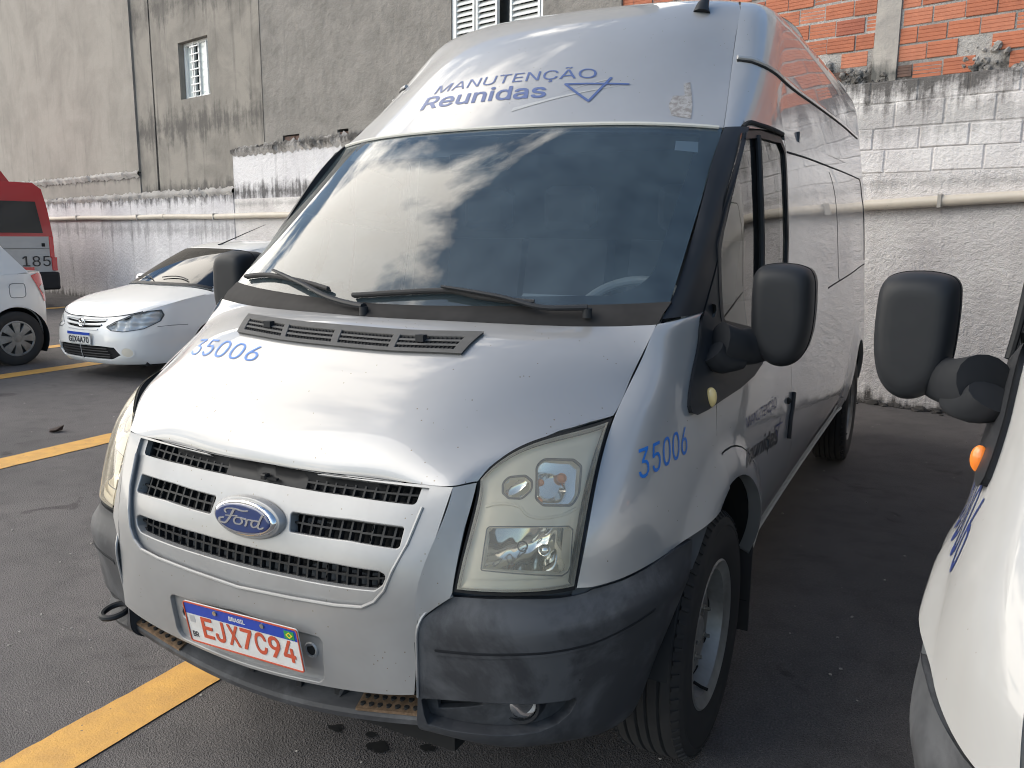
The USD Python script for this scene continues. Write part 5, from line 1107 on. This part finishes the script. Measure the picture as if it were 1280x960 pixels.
emit(V1, 'door_lettering', SIDE.decal(text_shape('MANUTENÇÃO', 1, False), T['txt_d1'], .004, .0016), 'letter_navy')
emit(V1, 'door_lettering', SIDE.decal(text_shape('Reunidas', 1, True, .2), T['txt_d2'], .004, .0016), 'letter_black')
sd = np.array(T['star_d']) ; c_ = sd.mean(0); sdx, sdy = sd[1] - sd[0], sd[3] - sd[0]
pt = lambda x, y: sd[0] + sdx * x + sdy * y
g_, t_ = star(SIDE, [pt(0, 0), pt(.8, 1), pt(.6, .2), pt(.3, .75), pt(1, .75)], .008)
emit(V1, 'door_emblem', SIDE.panel(t_, 0, .03, off=.0018, flange=0), 'letter_navy')
V2 = write_van('white panel van at the right edge, only its mirror, wing and bumper in view', {'paint': 'white_paint', 'side': 'white_paint', 'silver_plastic': 'white_paint', 'repeater_lens': 'lamp_amber'}, (2.362, -.453, .0), -.100, mirror_out=.03)
q2 = FEND.find(yz, np.array([(1.02, .92), (.66, .90), (.68, 1.05), (1.04, 1.07)]))
emit(V2, 'wing_number', mir(FEND.decal(num, q2)), 'letter_navy')

# ---------------------------------------------------------------- white compact cars (sedan and hatchback share the lower body)
def build_car(name, label, loc, rz, Lc, hatch, plate=None, scale=1.0):
    root = thing(name, label, 'car', loc, rz, None, scale)
    ref = (0, Lc / 2, .6)
    cols = [(0, 0), (.30, .025), (.55, .10), (.70, .225), (.785, .40), (.83, .65), (.846, 1.0), (.848, 2.0), (.846, 2.9), (.835, Lc - .62), (.79, Lc - .30), (.68, Lc - .11), (.42, Lc - .02), (0, Lc)]
    ztop = [.70, .70, .725, .765, .81, .865, .905, .93, .945, .965, .975, .98, .985, .985]
    yin = [.075, .08, .085, .085, .07, .05, .0, 0, 0, 0, -.02, -.03, -.03, -.03]
    rows = []
    for t in (0, .12, .3, .5, .68, .85, 1.0):
        row = []
        for (x, y), zt, yi in zip(cols, ztop, yin):
            z = .19 + t * (zt - .19); front = y < .7
            ins = np.interp(t, [0, .12, .3, .5, .68, .85, 1], [.07, .02, .0, .0, .18, .55, 1.0])
            tum = np.interp(t, [0, .12, .3, .5, .68, .85, 1], [.05, .02, .008, .0, .004, .012, .028])
            yy = y + (ins * yi if t > .4 else (ins if front else -ins if y > Lc - .5 else 0) * (1 if t < .4 and y < .3 or y > Lc - .4 else .3))
            row.append((x * (1 - tum if x > .5 else 1), yy, z))
        rows.append(row)
    BODY = Patch(rows, ref=ref)
    tops = np.array(rows[-1])
    HD = Patch([[tuple(p) for p in tops[:4]], [(0, .25, .80), (.30, .27, .80), (.56, .34, .815), tuple(BODY.P(np.array([[BODY.ku[4] * .6 + BODY.ku[5] * .4, 1.0]]))[0])],
                [(0, .58, .905), (.31, .60, .905), (.60, .67, .90), tuple(BODY.P(np.array([[BODY.ku[5] * .65 + BODY.ku[6] * .35, 1.0]]))[0])], [(0, .98, .99), (.32, 1.01, .99), (.60, 1.08, .975), (.80, 1.18, .925)]], sym=True, ref=ref)
    WS = Patch([[(0, 1.0, 1.0), (.35, 1.03, .998), (.62, 1.10, .985), (.775, 1.20, .945)], [(0, 1.40, 1.235), (.33, 1.42, 1.23), (.56, 1.48, 1.215), (.68, 1.56, 1.185)], [(0, 1.80, 1.425), (.30, 1.82, 1.42), (.50, 1.87, 1.41), (.585, 1.93, 1.39)]], sym=True, ref=ref)
    yr, ye = (2.95, Lc - .30) if hatch else (2.85, 3.70)
    RF = Patch([[(0, 1.80, 1.425), (.30, 1.82, 1.42), (.50, 1.87, 1.41), (.585, 1.93, 1.39)], [(0, 2.3, 1.505), (.3, 2.3, 1.50), (.52, 2.3, 1.48), (.625, 2.3, 1.44)], [(0, 2.8, 1.51), (.3, 2.8, 1.50), (.52, 2.8, 1.48), (.62, 2.8, 1.44)], [(0, yr + .35, 1.46), (.3, yr + .34, 1.45), (.48, yr + .3, 1.43), (.57, yr + .22, 1.40)]], sym=True, ref=ref)
    GL = Patch([[(.775, 1.20, .945), (.815, 1.6, .945), (.822, 2.1, .95), (.82, 2.7, .955), (.80, 3.2, .965), (.74, ye, .985)], [(.68, 1.56, 1.185), (.725, 1.85, 1.20), (.737, 2.2, 1.205), (.735, 2.7, 1.205), (.715, 3.1, 1.20), (.66, ye - .16, 1.20)], [(.585, 1.93, 1.39), (.61, 2.1, 1.42), (.625, 2.3, 1.44), (.62, 2.8, 1.44), (.60, 3.0, 1.425), (.57, yr + .22, 1.40)]], ref=ref)
    RW = Patch([[(0, yr + .35, 1.46), (.3, yr + .34, 1.45), (.48, yr + .3, 1.43), (.57, yr + .22, 1.40)], [(0, ye + .02, 1.0), (.35, ye + .01, 1.0), (.6, ye, .99), (.74, ye - .02, .985)]], sym=True, ref=ref)
    hf, hr_, wz, R_ = (.80, 3.26, .29, .292) if hatch else (1.12, 3.50, .29, .292)
    arch = unary_union([pol(BODY, circ(h, wz, .335, 0, 360, 48)) for h in (hf, hr_)])
    both_ = lambda m: [m, mir(m)]
    f2 = lambda pts: BODY.poly(BODY.find(xz_f, np.array(pts)))
    def xz_f(q): o = q[:, [0, 2]].copy(); o[q[:, 1] > 1.2] += 50; return o
    def xz_r(q): o = q[:, [0, 2]].copy(); o[q[:, 1] < Lc - 1.0] += 50; return o
    def yz_(q): return q[:, 1:]
    lampf = f2([(.37, .60), (.46, .655), (.60, .725), (.705, .765), (.772, .775), (.790, .72), (.785, .66), (.72, .585), (.57, .555), (.44, .565)]).buffer(-.012).buffer(.012)
    half = lambda g: g.intersection(sbox(-.02, 0, BODY.Lu, BODY.Lv))
    mouth = f2([(-.0, .24), (.42, .24), (.54, .30), (.48, .385), (.32, .395), (0, .395)])
    g1 = f2([(0, .625), (.34, .645), (.36, .665), (0, .648)]); g2 = f2([(0, .575), (.28, .593), (.33, .62), (0, .603)])
    fog = f2([(.60 + .05 * math.cos(t), .33 + .05 * math.sin(t)) for t in np.linspace(0, 6.2, 16)])
    tail = pol(BODY, [(Lc - .18, .98), (Lc - .30, .95), (Lc - .22, .82), (Lc - .14, .66), (Lc - .06, .68), (Lc - .03, .80), (Lc - .08, .93)], yz_)
    solid = BODY.full().difference(arch).difference(lampf.buffer(.003)).difference(mouth).difference(g1).difference(g2)
    for m in both_(BODY.panel(solid, 0, .04, flange=.02)): emit(root, 'body_shell', m, 'car_white')
    emit(root, 'bonnet', HD.panel(None, .004, .04, off=.001), 'car_white')
    for m in both_(BODY.panel(lampf, 0, .03, off=.002, flange=.01)):
        pth = emit(root, 'headlight', m, 'car_lens')
    for k, m in enumerate(both_(BODY.panel(lampf.buffer(.003), 0, .02, off=-.03, flange=.02, bump=lambda p: .016 * np.sin(p[:, 0] * 55) + .01 * np.sin(p[:, 2] * 70)))): emit(root, 'lamp_reflector', m, 'lamp_bright')
    for m in both_(BODY.panel(mouth.buffer(.004), 0, .05, off=-.03, flange=0)): emit(root, 'lower_intake', m, 'gap_black')
    for z in (.275, .305, .335, .362):
        c_ = BODY.P(BODY.find(xz_f, np.stack([np.linspace(0, .42 - abs(z - .3) * .6, 14), np.full(14, z)], 1))) + [0, .008, 0]; emit(root, 'intake_bar', [tube(c_, .006, 6), mir(arr(tube(c_, .006, 6)))], 'black_plastic')
    for g in (g1, g2):
        for m in both_(BODY.panel(g.buffer(.002), 0, .03, off=-.02, flange=0)): emit(root, 'grille_slot', m, 'gap_black')
    for z0, x1 in ((.668, .35), (.612, .30), (.562, .26)):
        c_ = BODY.P(BODY.find(xz_f, np.stack([np.linspace(0, x1, 14), z0 + .05 * np.linspace(0, x1, 14) ** 1.5], 1))) + [0, -.002, 0]; emit(root, 'grille_bar', [tube(c_, .009, 8), mir(arr(tube(c_, .009, 8)))], 'car_white')
    for m in both_(BODY.panel(fog, 0, .02, off=.002, flange=.01)): emit(root, 'fog_light', m, 'lamp_housing')
    for k, m in enumerate(both_(BODY.panel(fog.buffer(.016).difference(fog), 0, .02, off=.003, flange=.01))): emit(root, 'fog_surround', m, 'car_white')
    em = [lathe([(.046, 0), (.052, -.004), (.054, 0)], 'y', 30)]; rg = lambda a, b, n=30: tube([(a * math.cos(t), -.012, b * math.sin(t)) for t in np.linspace(0, 2 * np.pi, n)], .005, 6)
    e0 = BODY.P(BODY.find(xz_f, np.array([[0.0, .632]])))[0]
    emit(root, 'emblem', [xf(arr(m), TR(*e0)) for m in (rg(.058, .042), rg(.022, .040))] + [xf(arr(trimesh.transform_points and rg(.04, .016)), TR(e0[0], e0[1], e0[2] + .02))], 'chrome')
    hl = HD.P(np.stack([np.linspace(0, 1, 40), np.full(40, .0)], 1)); emit(root, 'bonnet_gap', [tube(hl + [0, -.003, .001], .0045, 5)], 'gap_black')
    for m in both_(BODY.panel(lampf.buffer(.006).difference(lampf.buffer(-.002)), 0, .03, off=.0025, flange=.004)): emit(root, 'lamp_edge', m, 'interior_dark')
    bl_ = tube(BODY.P(BODY.find(yz_, np.array([(.40, .60), (.55, .605), (.75, .60)]))) + [.001, 0, 0], .0035, 5)
    for m in both_(arr(bl_)): emit(root, 'bumper_joint', m, 'interior_dark')
    bp = BODY.P(BODY.find(xz_f, np.array([[0.0, .47]])))[0] - [0, .018, 0]
    pp_ = emit(root, 'number_plate', [bx(bp + [-.2, 0, -.065], bp + [.2, .012, .065], .003)], 'plate_white')
    emit(pp_, 'plate_band', [bx(bp + [-.198, -.0025, .033], bp + [.198, .002, .063])], 'plate_blue')
    if plate:
        ts = text_shape(plate, 1, True); b = ts.bounds; m = extrude(ts, .003); v = m.vertices; m.vertices = np.stack([(v[:, 0] / b[2] - .5) * .35 + bp[0], bp[1] - .001 - v[:, 2], (v[:, 1]) * .062 + bp[2] - .048], 1); m.invert(); emit(pp_, 'plate_lettering', [m], 'plate_dark')
    # glasshouse
    Lw, Hw = WS.Lu, WS.Lv; wg = sbox(.02 * Lw, .03 * Hw, .98 * Lw, .97 * Hw).buffer(-.06).buffer(.06)
    emit(root, 'windscreen', WS.panel(wg, 0, .05, off=.003, flange=.004), 'car_glass'); emit(root, 'screen_frame', WS.panel(WS.full().difference(wg.buffer(-.004)), 0, .04, flange=.01), 'car_white')
    emit(root, 'screen_base', WS.panel(sbox(.02 * Lw, .0, .98 * Lw, .05 * Hw), 0, .04, off=.006, flange=.008), 'black_plastic')
    for a, b in (((.78, .10), (.50, .13)), ((.42, .07), (.16, .12))):
        c_ = np.array([a, ((a[0] + b[0]) / 2, (a[1] + b[1]) / 2 + .05), b]) * [1, 1]; emit(root, 'wiper', [WS.line(c_, .007, .02, 6)], 'black_plastic')
    emit(root, 'roof', RF.panel(None, 0, .06, flange=.01), 'car_white')
    GLu, GLv = GL.Lu, GL.Lv
    wpoly = pol(GL, [(1.42, .985), (2.20, .985), (2.20, 1.36), (2.02, 1.345), (1.72, 1.2)]).buffer(-.02).buffer(.02); wpol2 = pol(GL, [(2.27, .985), (3.0, 1.0), (3.08, 1.15), (2.98, 1.33), (2.75, 1.365), (2.27, 1.365)]).buffer(-.03).buffer(.03)
    qs = unary_union([wpoly, wpol2])
    for m in both_(GL.panel(GL.full().difference(qs), 0, .05, flange=.01)): emit(root, 'side_frame', m, 'car_white')
    for g in (wpoly, wpol2):
        for m in both_(GL.panel(g.buffer(.004), 0, .05, off=-.005, flange=0)): emit(root, 'side_window', m, 'car_glass')
        for m in both_(GL.panel(g.buffer(.012).difference(g.buffer(-.008)), 0, .03, off=.003, flange=.006)): emit(root, 'window_seal', m, 'black_plastic')
    rw = sbox(.08 * RW.Lu, .1 * RW.Lv, .92 * RW.Lu, .85 * RW.Lv).buffer(-.05).buffer(.05)
    emit(root, 'rear_window', RW.panel(rw, 0, .05, off=.003, flange=.004), 'car_glass'); emit(root, 'rear_frame', RW.panel(RW.full().difference(rw.buffer(-.003)), 0, .05, flange=.01), 'car_white')
    DK = Patch([[(0, ye, 1.0), (.35, ye, 1.0), (.6, ye, .99), (.74, ye - .02, .985)], [(0, Lc - .03, .985), (.42, Lc - .05, .985), (.65, Lc - .14, .98), (.77, Lc - .32, .975)]], sym=True, ref=ref)
    emit(root, 'boot_lid', DK.panel(None, 0, .06, flange=.01), 'car_white')
    # shoulder between the body side and the glass
    SH = Patch([[tuple(p) for p in tops[6:10]], [(.78, 1.2, .945), (.822, 2.0, .953), (.81, 2.9, .965), (.75, ye, .985)]], ref=ref)
    for m in both_(SH.panel(None, 0, .06, off=.001, flange=.006)): emit(root, 'shoulder', m, 'car_white')
    for m in both_(hull(np.vstack([(np.array(trimesh.creation.icosphere(2, 1).vertices) * [.10, .06, .07] + [.94, 1.5, 1.02]), [(.80, 1.45, .97), (.80, 1.5, 1.0)]]))): emit(root, 'door_mirror', m, 'car_white')
    gp_ = lambda ys: tube(BODY.P(BODY.find(yz_, np.array(ys))), .004, 5)
    doors = [[(1.30, z) for z in (.35, .6, .85)], [(2.22, z) for z in (.3, .6, .92)], [(2.95, .93), (2.92, .75), (2.70, .55), (2.55, .33)] if hatch else [(3.1, .95), (3.05, .7), (2.85, .35)]]
    for d in doors:
        for m in both_(arr(gp_(d))): emit(root, 'door_joint', m, 'gap_black')
    for y_ in (2.10, 2.86):
        h0 = BODY.P(BODY.find(yz_, np.array([[y_ - .2, .80], [y_, .81]]))); 
        for m in both_(arr(tube([h0[0], h0[0] * .8 + h0[1] * .2 + [.025, 0, 0], h0[0] * .2 + h0[1] * .8 + [.025, 0, 0], h0[1]], .012, 8))): emit(root, 'door_handle', m, 'car_white')
    fl = BODY.find(yz_, np.array([(hr_ + .05 + .09 * np.sign(math.cos(t)) * abs(math.cos(t)) ** .4, .80 + .075 * np.sign(math.sin(t)) * abs(math.sin(t)) ** .4) for t in np.linspace(0, 2 * np.pi, 33)]))
    emit(root, 'fuel_flap', [tube(BODY.P(fl) + [.001, 0, 0], .0032, 5)], 'interior_dark')
    for m in both_(BODY.panel(tail.buffer(-.01).buffer(.01), 0, .03, off=.006, flange=.02, r=.008)): emit(root, 'tail_light', m, 'tail_red')
    c_ = pol(BODY, [(Lc - .15, .85), (Lc - .20, .82), (Lc - .14, .74), (Lc - .09, .76)], yz_)
    for m in both_(BODY.panel(c_, 0, .03, off=.009, flange=.004)): emit(root, 'reversing_lens', m, 'plate_white')
    for h in (hf, hr_):
        for s in (1, -1):
            a_ = np.radians(np.linspace(-30, 210, 22)); V = [(s * x, h + .34 * math.cos(t), wz + .34 * math.sin(t)) for x in (.835, .45) for t in a_]; F = []
            for j in range(21): F += [[j, j + 1, 22 + j], [j + 1, 23 + j, 22 + j]]
            V.append((s * .45, h, wz)); F += [[22 + j, 23 + j, 44] for j in range(21)]
            emit(root, 'wheel_well', trimesh.Trimesh(V, F, process=False), 'gap_black')
            car_wheel(root, s, h, wz, R_)
    for k, m in enumerate([bx((-.70, .3, .17), (.70, Lc - .3, .5))]): emit(root, 'underbody', m, 'gap_black')
    emit(root, 'cabin', [bx((-.70, 1.2, .5), (.70, Lc - .6, .93)), bx((-.55, 1.9, .9), (-.15, 2.05, 1.25), .04), bx((.15, 1.9, .9), (.55, 2.05, 1.25), .04)], 'interior_dark')
    if not hatch: emit(root, 'aerial', [tube([(.0, 1.95, 1.45), (0, 2.0, 1.47), (0, 2.75, 1.72)], [.018, .008, .003], 6)], 'black_plastic')
    return root
_cw = {}
def car_wheel(root, s, h, wz, R):
    if not _cw:
        _cw['tyre'] = arr(lathe([(.17, -.08), (.20, -.09), (.255, -.093), (R - .006, -.078), (R, -.06), (R, .06), (R - .006, .078), (.262, .092), (.215, .09), (.188, .078)], n=48))
        parts = [lathe([(.188, .07), (.190, .082), (.176, .086), (.168, .078)], n=48), lathe([(.0, .092), (.035, .092), (.045, .086), (.05, .07)], n=32)]
        for k in range(8):
            t = k * np.pi / 4; sp = hull([(x, y, z) for x, y, z in ((.088, -.020, .03), (.088, .020, .03), (.092, -.030, .10), (.092, .030, .10), (.082, -.046, .172), (.082, .046, .172), (.06, -.04, .17), (.06, .04, .17), (.06, -.018, .03), (.06, .018, .03))])
            sp.apply_transform(trimesh.transformations.rotation_matrix(t, [1, 0, 0])); parts.append(sp)
        _cw['trim'] = join(parts); _cw['back'] = arr(lathe([(.178, .045), (.0, .045)], n=32))
    M = TR(s * .735, h, wz); q = lambda m: xf(m if s > 0 else mir(m), M)
    p = emit(root, 'wheel', q(_cw['tyre']), 'rubber'); emit(p, 'wheel_trim', q(_cw['trim']), 'rim_steel'); emit(p, 'wheel_backing', q(_cw['back']), 'rim_dark')
build_car('white_sedan', 'white sedan parked nose-on left of the silver van, with a front number plate', (-6.40, 4.10, 0), -.046, 4.27, False, 'GIX4A70', .94)
build_car('white_hatchback', 'white hatchback cut off by the left edge, red tail light showing', (-8.93, .95, 0), -.06, 3.78, True, None, 1.06)

# ---------------------------------------------------------------- red and white minibus, seen from the rear
mb_rz = math.atan2(.97, .24)          # local x: across the tail, towards the wall; local y: forwards along the bus
mb = thing('minibus', 'red and white minibus parked tail-on at the far left, numbered 185', 'minibus', (-14.65, 9.45, 0), mb_rz)
def sec(y, k): # half section of the body from the sill up, centre at x = -1
    return [(-1 + sx * w * k, y, z) for sx in (1, -1) for w, z in ((.99, .45), (1.0, .9), (.985, 1.35), (.93, 1.95), (.86, 2.33), (.74, 2.45))]
lower = hull([(x, y, z) for y, k in ((.0, .985), (.06, 1.0), (5.6, 1.0), (5.9, .93)) for sx in (1, -1) for x, z in ((-1 + sx * .99 * k, .42), (-1 + sx * 1.0 * k, .9), (-1 + sx * .985 * k, 1.40))])
upper = hull([(x, y, z) for y, k in ((.0, .0), (5.2, .0)) for sx in (1, -1) for x, z in ((-1 + sx * .985, 1.395),)] + [(-1 + sx * w, y, z) for sx in (1, -1) for w, y, z in ((.93, .03, 1.95), (.86, .07, 2.33), (.72, .12, 2.45), (.93, 4.8, 1.95), (.86, 4.5, 2.33), (.72, 4.4, 2.45))])
emit(mb, 'lower_body', lower, 'white_paint'); emit(mb, 'upper_body', upper, 'red_paint')
emit(mb, 'rear_window', hull([(-1.75, -.012, 1.47), (-.20, -.012, 1.47), (-1.70, .015, 2.08), (-.29, .015, 2.08), (-1.75, .03, 1.47), (-.20, .03, 1.47), (-1.70, .05, 2.08), (-.29, .05, 2.08)]), 'window_dark', False)
emit(mb, 'roof_pod', xf(arr(hull([(x, y, z) for x, z in ((-1.5, 2.42), (-.62, 2.42), (-1.35, 2.66), (-.78, 2.66)) for y in (.25, 1.3)])), TR()), 'red_paint')
emit(mb, 'tail_lamp', [bx((-.10, -.012, .98), (-.012, .2, 1.40), .01)], 'tail_red'); emit(mb, 'tail_lamp', [bx((-1.988, -.012, .98), (-1.90, .2, 1.40), .01)], 'tail_red'); emit(mb, 'tail_lamp', [bx((-.08, -.03, .72), (.02, .2, .99), .012)], 'tail_red')
emit(mb, 'rear_bumper', [bx((-2.02, -.10, .34), (.03, .3, .70), .04), bx((-1.55, -.13, .36), (-.3, .1, .46), .02)], 'black_plastic')
emit(mb, 'number_plate', [bx((-.95, -.118, .46), (-.53, -.10, .60))], 'plate_white', False)
emit(mb, 'brake_lamp', [bx((-.72, -.03, .735), (-.42, .05, .80))], 'tail_red'); emit(mb, 'amber_lamp', [bx((-.75, -.115, .64), (-.55, -.1, .69))], 'lamp_amber')
emit(mb, 'door_joint', [bx((-1.96, -.008, 1.165), (-.10, .01, 1.173))], 'interior_dark'); emit(mb, 'lock', [bx((-.24, -.012, 1.20), (-.18, .01, 1.27), .005)], 'gap_black')
nt = text_shape('185', 1, False); m = extrude(nt, .008); v = m.vertices; m.vertices = np.stack([-.62 + v[:, 0] / nt.bounds[2] * .52, -.003 - v[:, 2], .815 + v[:, 1] * .20], 1); m.invert(); emit(mb, 'fleet_number', [m], 'letter_black')
for y in (1.1, 4.6):
    for x in (-.12, -1.88):
        emit(mb, 'wheel', lathe([(.0, -.1), (.2, -.1), (.33, -.1), (.35, -.08), (.35, .08), (.33, .1), (.2, .1), (.19, .05), (.0, .05)], n=28, centre=(x, y, .35)), 'rubber')
